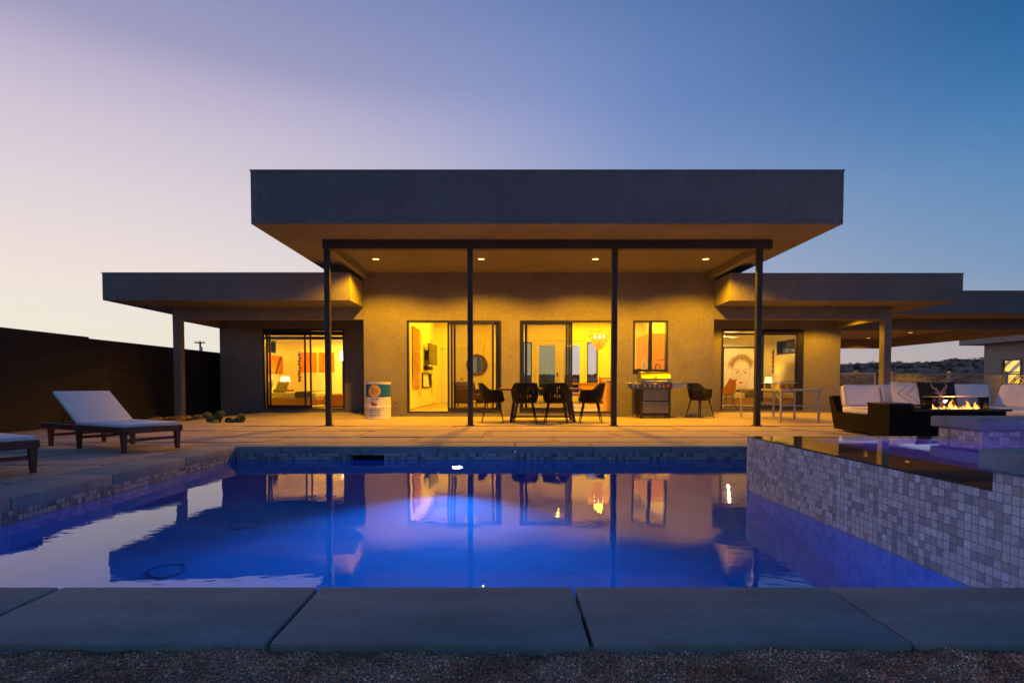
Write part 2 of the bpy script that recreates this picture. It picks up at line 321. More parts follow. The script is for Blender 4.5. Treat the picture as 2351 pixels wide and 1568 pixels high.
# ------------------------------------------------------------------ mesh builder
class MB:
    def __init__(s): s.v = []; s.f = []; s.mi = []; s.cur = 0; s.sm = []; s.smooth = False
    def mark(s): return len(s.v)
    def add(s, vs, fs):
        o = len(s.v); s.v += [tuple(v) for v in vs]
        for f in fs:
            s.f.append(tuple(o + i for i in f)); s.mi.append(s.cur); s.sm.append(s.smooth)
        return o
    def xf(s, mat, start=0):
        for i in range(start, len(s.v)): s.v[i] = tuple(mat @ Vector(s.v[i]))
        return s
    def box(s, x0, x1, y0, y1, z0, z1):
        if x0 > x1: x0, x1 = x1, x0
        if y0 > y1: y0, y1 = y1, y0
        if z0 > z1: z0, z1 = z1, z0
        vs = [(x, y, z) for z in (z0, z1) for y in (y0, y1) for x in (x0, x1)]
        s.add(vs, [(0, 2, 3, 1), (4, 5, 7, 6), (0, 1, 5, 4), (2, 6, 7, 3), (0, 4, 6, 2), (1, 3, 7, 5)]); return s
    def rbox(s, x0, x1, y0, y1, z0, z1, r=0.02, seg=2, puff=0.0):
        bm = bmesh.new(); bmesh.ops.create_cube(bm, size=1)
        sx, sy, sz = abs(x1 - x0), abs(y1 - y0), abs(z1 - z0)
        for v in bm.verts: v.co = Vector((v.co.x * sx, v.co.y * sy, v.co.z * sz))
        r = min(r, min(sx, sy, sz) * 0.49)
        bmesh.ops.bevel(bm, geom=list(bm.edges), offset=r, segments=seg, profile=0.5, affect='EDGES')
        if puff:
            bmesh.ops.subdivide_edges(bm, edges=[e for e in bm.edges if e.calc_length() > min(sx, sy, sz) * 0.8], cuts=5, use_grid_fill=True)
            ax = [sx, sy, sz].index(min(sx, sy, sz))
            for v in bm.verts:
                q = [v.co.x / sx * 2, v.co.y / sy * 2, v.co.z / sz * 2]
                o = [abs(q[i]) for i in range(3) if i != ax]
                k = max(0, 1 - o[0] ** 2) * max(0, 1 - o[1] ** 2)
                v.co[ax] += puff * k * (1 if q[ax] > 0 else -1)
        c = Vector(((x0 + x1) / 2, (y0 + y1) / 2, (z0 + z1) / 2))
        bm.verts.index_update()
        ps = s.smooth; s.smooth = True
        s.add([v.co + c for v in bm.verts], [tuple(v.index for v in f.verts) for f in bm.faces]); s.smooth = ps
        bm.free(); return s
    def tube(s, pts, r, seg=8, cap=True, closed=False):
        pts = [Vector(p) for p in pts]; n = len(pts)
        rs = r if isinstance(r, (list, tuple)) else [r] * n
        rings = []; up = None
        for i, p in enumerate(pts):
            a = pts[i - 1] if (i > 0 or closed) else p; b = pts[(i + 1) % n] if (i < n - 1 or closed) else p
            d = (b - a).normalized()
            if up is None:
                up = Vector((0, 0, 1)) if abs(d.z) < 0.9 else Vector((1, 0, 0))
            e1 = (up - d * up.dot(d)).normalized(); e2 = d.cross(e1); up = e1
            rings.append([p + (e1 * math.cos(2 * math.pi * k / seg + math.pi / seg) + e2 * math.sin(2 * math.pi * k / seg + math.pi / seg)) * rs[i] for k in range(seg)])
        vs = [q for rg in rings for q in rg]; fs = []
        m = n if closed else n - 1
        for i in range(m):
            j = (i + 1) % n
            for k in range(seg):
                k2 = (k + 1) % seg
                fs.append((i * seg + k, i * seg + k2, j * seg + k2, j * seg + k))
        if cap and not closed:
            fs.append(tuple(range(seg - 1, -1, -1))); fs.append(tuple((n - 1) * seg + k for k in range(seg)))
        ps = s.smooth; s.smooth = seg > 5; s.add(vs, fs); s.smooth = ps; return s
    def lathe(s, prof, c=(0, 0, 0), seg=32, axis='z', cap=True):
        vs = []; fs = []
        for (r, h) in prof:
            for k in range(seg):
                a = 2 * math.pi * k / seg; q = (r * math.cos(a), r * math.sin(a), h)
                if axis == 'y': q = (q[0], q[2], q[1])
                if axis == 'x': q = (q[2], q[0], q[1])
                vs.append((c[0] + q[0], c[1] + q[1], c[2] + q[2]))
        n = len(prof)
        for i in range(n - 1):
            for k in range(seg):
                k2 = (k + 1) % seg; fs.append((i * seg + k, i * seg + k2, (i + 1) * seg + k2, (i + 1) * seg + k))
        if cap:
            fs.append(tuple(range(seg - 1, -1, -1))); fs.append(tuple((n - 1) * seg + k for k in range(seg)))
        ps = s.smooth; s.smooth = True; s.add(vs, fs); s.smooth = ps; return s
    def prism(s, poly, h0, h1, plane='xy'):
        n = len(poly)
        def P(a, b, h):
            return (a, b, h) if plane == 'xy' else ((a, h, b) if plane == 'xz' else (h, a, b))
        vs = [P(a, b, h0) for a, b in poly] + [P(a, b, h1) for a, b in poly]
        fs = [tuple(range(n - 1, -1, -1)), tuple(range(n, 2 * n))] + [(i, (i + 1) % n, n + (i + 1) % n, n + i) for i in range(n)]
        s.add(vs, fs); return s
    def wall(s, axis, a0, a1, b0, b1, z0, z1, opens=()):
        """slab of a (length), b (thickness), z with rectangular openings (a0,a1,z0,z1); outer faces only"""
        As = sorted({a0, a1, *[o[0] for o in opens], *[o[1] for o in opens]})
        Zs = sorted({z0, z1, *[o[2] for o in opens], *[o[3] for o in opens]})
        na, nz = len(As) - 1, len(Zs) - 1
        def solid(i, j):
            if i < 0 or j < 0 or i >= na or j >= nz: return False
            ca, cz = (As[i] + As[i + 1]) / 2, (Zs[j] + Zs[j + 1]) / 2
            return not any(o[0] < ca < o[1] and o[2] < cz < o[3] for o in opens)
        def P(a, b, z): return (a, b, z) if axis == 'x' else (b, a, z)
        for i in range(na):
            for j in range(nz):
                if not solid(i, j): continue
                A, B, C, D = As[i], As[i + 1], Zs[j], Zs[j + 1]
                for b in (b0, b1): s.add([P(A, b, C), P(B, b, C), P(B, b, D), P(A, b, D)], [(0, 1, 2, 3)])
                for (di, dj, q) in ((-1, 0, ((A, C), (A, D))), (1, 0, ((B, C), (B, D))), (0, -1, ((A, C), (B, C))), (0, 1, ((A, D), (B, D)))):
                    if not solid(i + di, j + dj):
                        (p, z), (p2, z2) = q
                        s.add([P(p, b0, z), P(p2, b0, z2), P(p2, b1, z2), P(p, b1, z)], [(0, 1, 2, 3)])
        return s

SHIFT = {}
def tag(o, label=None, cat=None, group=None, kind=None):
    if label: o['label'] = label
    if cat: o['category'] = cat
    if group: o['group'] = group
    if kind: o['kind'] = kind
    return o
def thing(name, loc, label, cat, group=None, rz=0.0, worldspace=True):
    o = bpy.data.objects.new(name, None); COL.objects.link(o)
    o.location = loc; o.rotation_euler = (0, 0, rz); o.empty_display_size = 0.2
    tag(o, label, cat, group)
    if worldspace: SHIFT[o] = Vector(loc)
    return o
def root_of(o):
    while o.parent: o = o.parent
    return o
def build(mb, name, mats, parent=None, label=None, recalc=True, flat=False):
    me = bpy.data.meshes.new(name)
    sh = SHIFT.get(root_of(parent)) if parent else None
    vs = [tuple(Vector(v) - sh) for v in mb.v] if sh is not None else mb.v
    me.from_pydata(vs, [], mb.f)
    if not isinstance(mats, (list, tuple)): mats = [mats]
    for m in mats: me.materials.append(m)
    me.polygons.foreach_set('material_index', mb.mi)
    me.polygons.foreach_set('use_smooth', [bool(x) and not flat for x in mb.sm])
    if recalc:
        bm = bmesh.new(); bm.from_mesh(me); bmesh.ops.recalc_face_normals(bm, faces=bm.faces); bm.to_mesh(me); bm.free()
    if any(mb.sm) and not flat: me.set_sharp_from_angle(angle=R(38))
    o = bpy.data.objects.new(name, me); COL.objects.link(o)
    if parent: o.parent = parent
    if label: o['label'] = label
    return o
def struct(mb, name, mats, **k):
    o = build(mb, name, mats, **k); o['kind'] = 'structure'; return o
def copy_tree(o, parent=None):
    c = o.copy(); COL.objects.link(c)
    if parent: c.parent = parent
    for ch in list(o.children): copy_tree(ch, c)
    return c
def lamp(name, typ, loc, power, col, parent=None, **k):
    d = bpy.data.lights.new(name, typ); d.energy = power; d.color = col
    rot = k.pop('rot', (0, 0, 0))
    for a, b in k.items(): setattr(d, a, b)
    o = bpy.data.objects.new(name, d); COL.objects.link(o)
    loc = Vector(loc)
    if parent:
        o.parent = parent
        sh = SHIFT.get(root_of(parent))
        if sh is not None: loc = loc - sh
    o.location = loc; o.rotation_euler = rot
    return o

# ------------------------------------------------------------------ pool, spa, ground
PX0, PX1, PXS = -3.50, 3.30, 2.24      # pool sides, spa face
PY0, PY1, SY = 2.27, 7.45, 5.40        # near edge, far edge, spa's far face
WZ, FZ = -0.18, -1.40
SP_X1, SP_Y0 = 6.2, 1.2                # spa block outer
# ground sheet with the pool opening left out
g = MB()
def quad(x0, x1, y0, y1, z): g.add([(x0, y0, z), (x1, y0, z), (x1, y1, z), (x0, y1, z)], [(0, 1, 2, 3)])
GZ = -0.045
for (a, b, c, d) in ((-900, PX0 - 0.2, -300, 1200), (PX0 - 0.2, SP_X1, -300, PY0 - 0.2), (PX0 - 0.2, SP_X1, PY1 + 0.2, 1200), (SP_X1, 900, -300, 1200), (PX1 + 0.2, SP_X1, SY - 0.2, PY1 + 0.2)):
    quad(a, b, c, d, GZ)
struct(g, 'ground', dirt)

# near strip of crushed granite: small stones
import numpy as np
rng = np.random.default_rng(3)
def stones(name, n, xr, yr, z, smin, smax, mat, zfun=None):
    base = np.array([(1, 0, 0), (-1, 0, 0), (0, 1, 0), (0, -1, 0), (0, 0, 1), (0, 0, -1)], float)
    fc = np.array([(0, 2, 4), (2, 1, 4), (1, 3, 4), (3, 0, 4), (2, 0, 5), (1, 2, 5), (3, 1, 5), (0, 3, 5)])
    size = smin + (smax - smin) * rng.random(n) ** 2.2
    P = np.stack([rng.uniform(*xr, n), rng.uniform(*yr, n), np.zeros(n)], 1)
    P[:, 2] = z + (zfun(P[:, 0], P[:, 1]) if zfun else 0) + size * 0.2
    V = base[None] * (0.6 + 0.8 * rng.random((n, 6, 1)))
    a = rng.uniform(0, 6.28, n); ca, sa = np.cos(a), np.sin(a)
    X = V[..., 0] * ca[:, None] - V[..., 1] * sa[:, None]; Yv = V[..., 0] * sa[:, None] + V[..., 1] * ca[:, None]
    V = np.stack([X, Yv, V[..., 2] * 0.75], 2) * size[:, None, None] + P[:, None, :]
    Fc = (fc[None] + (np.arange(n) * 6)[:, None, None]).reshape(-1, 3)
    me = bpy.data.meshes.new(name); me.vertices.add(n * 6); me.vertices.foreach_set('co', V.reshape(-1))
    me.loops.add(len(Fc) * 3); me.loops.foreach_set('vertex_index', Fc.reshape(-1).astype(np.int32))
    me.polygons.add(len(Fc)); me.polygons.foreach_set('loop_start', np.arange(0, len(Fc) * 3, 3, dtype=np.int32))
    me.update(calc_edges=True); me.validate()
    me.materials.append(mat)
    o = bpy.data.objects.new(name, me); COL.objects.link(o); return o
def mound(x, y):
    return 0.006 * np.sin(x * 3.1 + 1.3) * np.cos(y * 9) + 0.004 * np.sin(x * 11 + y * 17) + 0.003 * np.sin(x * 23 - y * 31) + 0.002 * np.sin(x * 47 + y * 61)
m_, nt, p = nodes('granite_chips')
geo = N(nt, 'ShaderNodeNewGeometry'); cr = N(nt, 'ShaderNodeValToRGB')
e = cr.color_ramp.elements; e[0].color = (0.20, 0.11, 0.07, 1); e[1].color = (0.95, 0.80, 0.70, 1); e[1].position = 1.0
x = e.new(0.45); x.color = (0.44, 0.27, 0.19, 1); x = e.new(0.85); x.color = (0.58, 0.40, 0.31, 1)
nt.links.new(geo.outputs['Random Per Island'], cr.inputs[0])
nz = N(nt, 'ShaderNodeTexNoise'); nz.inputs['Scale'].default_value = 3.0; nt.links.new(geo.outputs['Position'], nz.inputs['Vector'])
rg = N(nt, 'ShaderNodeMapRange'); nz.inputs['Scale'].default_value = 7; nz.inputs['Detail'].default_value = 4; nt.links.new(nz.outputs['Fac'], rg.inputs[0]); rg.inputs[1].default_value = .38; rg.inputs[2].default_value = .62
tint = N(nt, 'ShaderNodeMix', data_type='RGBA'); nt.links.new(rg.outputs[0], tint.inputs[0]); tint.inputs[6].default_value = (1.05, 0.60, 0.42, 1); tint.inputs[7].default_value = (1.7, 1.35, 1.15, 1)
mu = N(nt, 'ShaderNodeMix', data_type='RGBA', blend_type='MULTIPLY'); mu.inputs[0].default_value = 1
nt.links.new(cr.outputs[0], mu.inputs[6]); nt.links.new(tint.outputs[2], mu.inputs[7]); nt.links.new(mu.outputs[2], p.inputs['Base Color'])
p.inputs['Roughness'].default_value = 0.85
chips = m_
b = MB()
nx, ny = 620, 34
vs = []; 
for j in range(ny + 1):
    for i in range(nx + 1):
        x = -3.6 + 7.2 * i / nx; y = 1.53 + 0.32 * j / ny
        vs.append((x, y, -0.030 + float(mound(x, y))))
b.smooth = True
b.add(vs, [(j * (nx + 1) + i, j * (nx + 1) + i + 1, (j + 1) * (nx + 1) + i + 1, (j + 1) * (nx + 1) + i) for j in range(ny) for i in range(nx)])
struct(b, 'gravel_bed', gravel_dark)
o = stones('gravel', 90000, (-3.0, 3.0), (1.535, 1.80), -0.0288, 0.0010, 0.0052, chips, mound)
tag(o, 'crushed granite gravel along the near edge of the pool coping', 'gravel', kind='stuff')

# coping slabs: rounded concrete slabs, one mesh
cp = MB()
def slab(mb, x0, x1, y0, y1, zt, zb, r=0.012): mb.rbox(x0, x1, y0, y1, zb, zt, r, 2)
J = 0.006
xs = [-4.79, -3.785, -2.775, -1.768, -0.745, 0.262, 1.263, 2.27, 3.28, 4.29, 5.3, 6.31]
for a, c in zip(xs[:-1], xs[1:]): slab(cp, a + J, c - J, 1.767, PY0, 0.0, -0.060)
# far side
x = PX0 - 0.5
xs = [-4.0, -2.93, -1.93, -0.90, 0.10, 1.11, 2.12, 3.13, 3.82]
for a, c in zip(xs[:-1], xs[1:]): slab(cp, a + 0.004, c - 0.004, PY1, PY1 + 0.5, 0.0, -0.10)
y = PY0 + 0.003
ys = [PY0 + 0.003, 3.0, 4.06, 5.12, 6.28, PY1 - 0.002]
for a, c in zip(ys[:-1], ys[1:]): slab(cp, PX0 - 0.5, PX0, a + 0.004, c - 0.004, 0.0, -0.10)
ys = [SY + 0.02, 6.4, PY1 - 0.002]
for a, c in zip(ys[:-1], ys[1:]): slab(cp, PX1, PX1 + 0.5, a, c, 0.0, -0.10)
struct(cp, 'pool_coping', coping_m)
# bottom paver row in front of the gravel
pv = MB()
xs = [-5.0, -3.4, -1.9, 0.6, 2.0, 4.5]
for a, c in zip(xs[:-1], xs[1:]): slab(pv, a + 0.01, c - 0.01, 0.9, 1.545, -0.004, -0.08)
struct(pv, 'near_paving', coping_m)

# basin
bs = MB()
T = 0.12
def qd(p0, p1, p2, p3): bs.add([p0, p1, p2, p3], [(0, 1, 2, 3)])
bz = -0.195
bs.cur = 0
bs.box(PX0 - T, PX1 + T, PY0 - T, PY1 + T, FZ - 0.1, FZ)
bs.wall('y', PY0 - T, PY1 + T, PX0 - T, PX0, FZ, bz)
bs.wall('x', PX0, PX1 + T, PY1, PY1 + T, FZ, bz)
bs.wall('x', PX0, PXS, PY0 - T, PY0, FZ, bz)
bs.wall('y', SY, PY1, PX1, PX1 + T, FZ, bz)
bs.cur = 1
bs.wall('y', PY0 - T, PY1 + T, PX0 - T, PX0 - 0.002, bz, -0.09)
bs.wall('x', PX0, PX1 + T, PY1 + 0.002, PY1 + T, bz, -0.09, [(-2.02, -1.59, -0.194, -0.112)])
bs.wall('x', PX0, PXS, PY0 - T, PY0 - 0.002, bz, -0.058)
bs.wall('y', SY, PY1, PX1 + 0.002, PX1 + T, bz, -0.09)
bs.cur = 2
bs.box(-2.04, -1.57, PY1 + T, PY1 + T + 0.25, -0.23, -0.10)  # near-black box, its colour stands for the shade inside the skimmer opening
basin = struct(bs, 'pool_basin', [plaster_blue, tile_mat('shaded_band_tile', 0.044, [(0, (0.42, 0.41, 0.44)), (0.42, (0.34, 0.33, 0.36)), (0.60, (0.20, 0.20, 0.21)), (0.76, (0.14, 0.145, 0.155)), (0.88, (0.28, 0.255, 0.24))], grout=(0.12, 0.11, 0.12)), M('skimmer_shade', (0.01, 0.01, 0.012), 0.8)])  # band tile is a darkened mosaic copy, shade put into its colours
# floor drains
for (x, y) in ((-2.39, 5.2), (-2.44, 4.11)):
    d = MB(); d.lathe([(0.125, 0), (0.125, 0.018), (0.112, 0.022), (0.110, 0.012)], (x, y, FZ), 32, cap=False); d.cur = 1; d.lathe([(0.110, 0.012), (0.03, 0.024), (0.001, 0.025)], (x, y, FZ), 32, cap=False)
    o = build(d, 'pool_drain', [M('drain_rim', (0.045, 0.11, 0.27), 0.6) if 'drain_rim' not in MATS else MATS['drain_rim'], plaster_blue]); tag(o, 'round drain cover with a darker rim on the pool floor, ' + ('the farther one' if y > 5 else 'the nearer one'), 'drain', 'drains on the pool floor')
# water (closed body)
pool_w = water_mat('pool_water', (0.06, 0.87, 0.985), 0.85, 1.3, 9.0, 0.0040)
w = MB(); w.prism([(PX0 - 0.01, PY0 - 0.01), (PXS + 0.01, PY0 - 0.01), (PXS + 0.01, SY - 0.01), (PX1 + 0.01, SY - 0.01), (PX1 + 0.01, PY1 + 0.01), (PX0 - 0.01, PY1 + 0.01)], FZ - 0.02, WZ)
struct(w, 'pool_water', pool_w)
# pool lamp
pl = thing('pool_lamp', (-0.64, 7.45, -0.68), 'round violet underwater lamp set in the far pool wall', 'lamp')
d = MB(); d.lathe([(0.07, 7.452), (0.07, 7.43), (0.038, 7.42)], (-0.64, 0, -0.68), 28, 'y', cap=False); build(d, 'lamp_ring', white_p, pl)
d = MB(); d.lathe([(0.038, 7.43), (0.025, 7.418), (0.001, 7.414)], (-0.64, 0, -0.68), 28, 'y', cap=False); build(d, 'lens', pool_led, pl)
lamp('pool_light', 'SPOT', (-0.64, 7.36, -0.68), 900, (0.42, 0.34, 0.72), pl, rot=(R(93), 0, R(180)), spot_size=R(86), spot_blend=0.75, shadow_soft_size=0.06)

# spa
sp = thing('raised_spa', (PXS, 3.9, 0), 'raised spa clad in pale mosaic tile with a spillover edge into the pool', 'spa')
RZ = 0.31
s_ = MB()
TZ = -0.192
s_.box(PXS, PXS + 0.42, 2.66, SY, TZ, RZ - 0.006)            # wall under the spill edge
s_.box(PXS + 0.42, 4.03, 5.15, SY, TZ, RZ - 0.006)
s_.box(PXS, SP_X1, 2.275, 2.66, TZ, 0.405)                   # raised near wall
s_.box(4.03, SP_X1, 4.92, SY, TZ, 0.405)                     # raised far wall
s_.box(5.6, SP_X1, 2.66, 4.92, TZ, 0.405)
build(s_, 'tiled_wall', tile, sp)
s_ = MB()
s_.box(PXS + 0.002, PXS + 0.42, 2.274, SY - 0.002, -1.45, TZ); s_.box(PXS + 0.42, SP_X1 - 0.002, 5.15, SY - 0.002, -1.45, TZ)
build(s_, 'plastered_wall', plaster_blue, sp)
s_ = MB()
s_.box(PXS + 0.005, PXS + 0.42, 2.66, SY - 0.005, RZ - 0.012, RZ); s_.box(PXS + 0.42, 4.03, 5.15, SY - 0.005, RZ - 0.012, RZ)
build(s_, 'spill_edge', rim_stone, sp)
s_ = MB()
s_.rbox(PXS - 0.045, SP_X1 + 0.05, 2.235, 2.70, 0.405, 0.505, 0.018, 3)
s_.rbox(3.98, SP_X1 + 0.05, 4.86, SY + 0.05, 0.405, 0.505, 0.018, 3)
s_.rbox(5.55, SP_X1 + 0.05, 2.705, 4.855, 0.405, 0.505, 0.018, 3)
build(s_, 'coping', coping_m, sp)
s_ = MB(); s_.box(2.66, 5.6, 2.66, 5.15, -0.6, -0.5)
for k in (s_,):
    k.box(2.66, 2.67, 2.66, 5.15, -0.5, RZ - 0.02); k.box(2.66, 5.6, 5.14, 5.15, -0.5, 0.2)
    k.box(2.66, 3.1, 2.67, 5.14, -0.5, -0.05)
build(s_, 'spa_basin', spa_plaster, sp)
sw = water_mat('spa_water', (0.45, 0.65, 0.97), 0.5, 2.2, 12.0, 0.0005)
w = MB(); w.box(PXS + 0.0035, 5.61, 2.655, SY - 0.0035, -0.55, RZ + 0.006)
w.v = [(v[0], v[1], v[2]) for v in w.v]
build(w, 'spa_water', sw, sp)
lamp('spa_light', 'POINT', (3.2, 3.0, -0.20), 60, (0.50, 0.20, 1.0), sp, shadow_soft_size=0.1)

# patio paving: large slabs with gravel joints
pav = MB()
def rowp(y0, y1, x0, x1, off, wdt=1.9, gap=0.11):
    x = x0 - off
    while x < x1:
        a, c = max(x, x0), min(x + wdt, x1)
        if c - a > 0.15: pav.rbox(a, c, y0, y1, -0.12, random.uniform(-0.006, 0.002), 0.01, 1)
        x += wdt + gap
rowp(8.03, 8.74, -8.2, 9.5, 1.13)
rowp(8.83, 9.93, -8.0, 9.5, 0.30)
rowp(10.03, 11.06, -7.4, 9.5, 1.55)
yy = 7.93
k = 0
while yy > -1:
    y0 = max(yy - 1.1, -1); rowp(y0 + 0.07, yy, -8.0, PX0 - 0.53, [0.2, 1.1, 0.6, 1.5][k % 4]); yy -= 1.1; k += 1
yy = 7.93
while yy > SY + 0.3:
    rowp(max(yy - 1.1, SY + 0.1) + 0.07, yy, PX1 + 0.55, 11, 0.4 * k % 1.7); yy -= 1.1; k += 1
struct(pav, 'patio_paving', concrete)
jf = MB()
for (a, b, c, d) in ((-8.3, 9.9, 7.955, 11.145), (-8.1, PX0 - 0.505, -1.0, 7.95), (PX1 + 0.505, 11.0, SY + 0.05, 7.95)): jf.add([(a, c, -0.014), (b, c, -0.014), (b, d, -0.014), (a, d, -0.014)], [(0, 1, 2, 3)])
struct(jf, 'joint_gravel', M('pink_joint_gravel', (0.42, 0.27, 0.23), 0.95, var=0.35, vscale=30, bump=1.0, bscale=120))
sl = MB(); sl.box(-7.0, 10.4, 11.15, 14.385, -0.12, 0.0); sl.box(-7.0, -3.57, 14.385, 16.59, -0.12, 0.0); sl.box(5.12, 10.4, 14.385, 16.59, -0.12, 0.0)
struct(sl, 'terrace_slab', concrete)

# ------------------------------------------------------------------ house
WARM = (1.0, 0.425, 0.0)
WARM_IN = (1.0, 0.50, 0.008)
H = thing('house', (0.8, 14.4, 0), 'low modern grey stucco house with overhanging flat roofs and lit rooms', 'house')
WY = 14.4; SYW = 16.6
D1 = (mx(935, WY), mx(1150.5, WY), 0.10, 2.375)
D2 = (mx(1193.5, WY), mx(1407.5, WY), 0.10, 2.375)
KW = (mx(1453, WY), mx(1532, WY), 1.125, 2.375)
LD = (mx(605.5, SYW), mx(791.5, SYW), 0.08, 2.37)
RD = (mx(1655, SYW), mx(1843, SYW), 0.07, 2.36)
BY = 21.3
def bx_(px): return mx(px, BY)
SL = (bx_(1201), bx_(1221), 0.55, 2.34); SR = (bx_(1347), bx_(1372), 0.83, 2.34); FD = (bx_(1224.5), bx_(1344), 0.10, 2.42)
w = MB()
w.wall('x', -3.56, 5.11, WY, WY + 0.13, -0.05, 3.56, [D1, D2, KW])
w.wall('y', WY + 0.13, BY, -3.56, -3.43, -0.05, 3.56)
w.wall('y', WY + 0.13, BY, 4.98, 5.11, -0.05, 3.56)
w.wall('x', -3.56, 5.11, BY + 0.02, BY + 0.15, -0.05, 3.56, [SL, SR, FD])
build(w, 'main_wall', stucco, H)
w = MB()
w.wall('x', -8.22, -3.565, SYW, SYW + 0.13, -0.08, 2.71, [LD])
w.wall('y', SYW + 0.13, 20.9, -8.22, -8.09, -0.08, 2.71, [(18.75, 19.95, 1.85, 2.28)])
w.wall('x', -8.22, -3.565, 20.9, 21.0, -0.08, 2.71)
build(w, 'wing_wall', stucco, H)
w = MB()
w.wall('x', 5.115, 9.52, SYW, SYW + 0.13, -0.05, 2.73, [RD])
w.wall('y', SYW + 0.13, 20.9, 9.41, 9.52, -0.05, 2.73, [(17.5, 20.1, 1.8, 2.27)])
w.wall('x', 5.115, 9.52, 20.9, 21.0, -0.05, 2.73)
build(w, 'wing_wall', stucco, H)
# interior linings
w = MB()
w.wall('x', -2.65, 4.93, WY + 0.132, WY + 0.15, 0.1, 3.3, [D1, D2, KW])
w.wall('x', -3.42, 4.93, BY, BY + 0.018, 0.1, 3.3, [SL, SR, FD])
w.box(-2.80, -2.65, WY + 0.15, BY, 0.1, 3.3)
w.box(4.93, 4.975, WY + 0.15, BY, 0.1, 3.3)
w.box(-3.42, 4.975, WY + 0.14, BY + 0.015, 3.3, 3.36)
build(w, 'interior_wall', plaster_in, H)
w = MB()
w.box(-7.98, -7.94, SYW + 0.15, 20.6, 0.08, 1.85); w.box(-7.98, -7.94, SYW + 0.15, 20.6, 2.28, 2.52); w.box(-7.98, -7.94, SYW + 0.15, 18.75, 1.85, 2.28); w.box(-7.98, -7.94, 19.95, 20.6, 1.85, 2.28)
w.box(-7.98, -3.9, 20.6, 20.66, 0.08, 2.52); w.box(-3.95, -3.9, SYW + 0.15, 20.6, 0.08, 2.52); w.box(-8.0, -3.9, SYW + 0.15, 20.66, 2.52, 2.58)
w.wall('x', -7.94, -3.95, SYW + 0.132, SYW + 0.15, 0.08, 2.52, [LD])
build(w, 'bedroom_wall', plaster_in, H)
w = MB(); w.box(5.3, 5.35, SYW + 0.15, 20.6, 0.07, 2.52); w.box(5.3, 9.34, 20.6, 20.66, 0.07, 2.52); w.box(5.3, 9.4, SYW + 0.15, 20.66, 2.52, 2.58)
w.wall('y', SYW + 0.15, 20.6, 9.30, 9.40, 0.07, 2.52, [(17.5, 20.1, 1.8, 2.27)])
w.wall('x', 5.35, 9.30, SYW + 0.132, SYW + 0.15, 0.07, 2.52, [RD])
build(w, 'bedroom_wall', plaster_in, H)
w = MB(); w.box(-3.42, 4.975, WY + 0.03, BY + 0.1, -0.04, 0.098); w.box(-8.0, -3.9, SYW + 0.03, 20.6, -0.04, 0.078); w.box(5.3, 9.4, SYW + 0.03, 20.6, -0.04, 0.068)
build(w, 'floor', floor_in, H)
# roofs
w = MB(); w.box(-4.405, 5.77, 10.06, 22.0, 3.55, 4.44)
w.box(-4.415, 5.78, 10.05, 22.01, 4.44, 4.47)
r1 = build(w, 'main_roof', [stucco], H)
w = MB(); w.box(-9.17, -3.565, 13.2, 21.6, 2.70, 3.30); w.box(-9.18, -3.565, 13.19, 21.61, 3.30, 3.325); build(w, 'wing_roof', stucco, H)
w = MB(); w.box(5.115, 10.47, 13.4, 21.6, 2.72, 3.325); w.box(5.115, 10.48, 13.39, 21.61, 3.325, 3.35); build(w, 'wing_roof', stucco, H)
w = MB(); w.box(10.485, 17.2, 15.8, 26.2, 2.71, 3.31); w.box(10.485, 17.21, 15.79, 26.21, 3.31, 3.335); build(w, 'carport_roof', stucco, H)
# beams and headers
w = MB(); w.box(-3.53, 5.06, 11.15, 11.33, 3.385, 3.56); build(w, 'roof_beam', M('beam_paint', (0.060, 0.048, 0.044), 0.7), H)
w = MB(); w.box(-3.53, -3.40, 11.332, WY, 3.385, 3.56); build(w, 'roof_beam', stucco, H)
w = MB(); w.box(4.92, 5.06, 11.332, WY, 3.385, 3.56); build(w, 'roof_beam', stucco, H)
w = MB(); w.box(-8.29, -3.562, 14.4, 14.6, 2.40, 2.71); w.box(-8.29, -8.11, 14.6, SYW + .1, 2.40, 2.71); build(w, 'porch_header', stucco, H)
w = MB(); w.box(5.112, 9.52, 14.4, 14.6, 2.40, 2.73); w.box(9.34, 9.52, 14.6, SYW, 2.40, 2.73); build(w, 'porch_header', stucco, H)
w = MB(); w.box(9.53, 16.2, 17.2, 17.4, 2.40, 2.72); w.box(16.0, 16.2, 17.4, 24.8, 2.36, 2.72); w.box(9.53, 16.2, 24.8, 25.0, 2.33, 2.72); build(w, 'carport_header', stucco, H)
w = MB(); w.box(-8.288, -8.112, 14.402, 14.598, -0.12, 2.401); build(w, 'porch_column', stucco, H)
w = MB(); w.box(9.342, 9.518, 14.402, 14.598, -0.12, 2.401); build(w, 'porch_column', stucco, H)
w = MB(); w.box(16.0, 16.2, 24.81, 25.0, -0.12, 2.331); build(w, 'porch_column', stucco, H)
w = MB(); w.box(16.0, 16.2, 17.2, 17.4, -0.12, 2.401); build(w, 'porch_column', stucco, H)
for xx in (mx(754, 11.2) , mx(1080, 11.2), mx(1409.5, 11.2), 4.835):
    w = MB(); w.rbox(xx - 0.052, xx + 0.052, 11.16, 11.264, 0.0, 3.386, 0.006, 1)
    po = build(w, 'steel_post', steel, H)
    w = MB(); w.box(xx - 0.075, xx + 0.075, 11.135, 11.29, 0.0, 0.012); build(w, 'base_plate', steel, po)
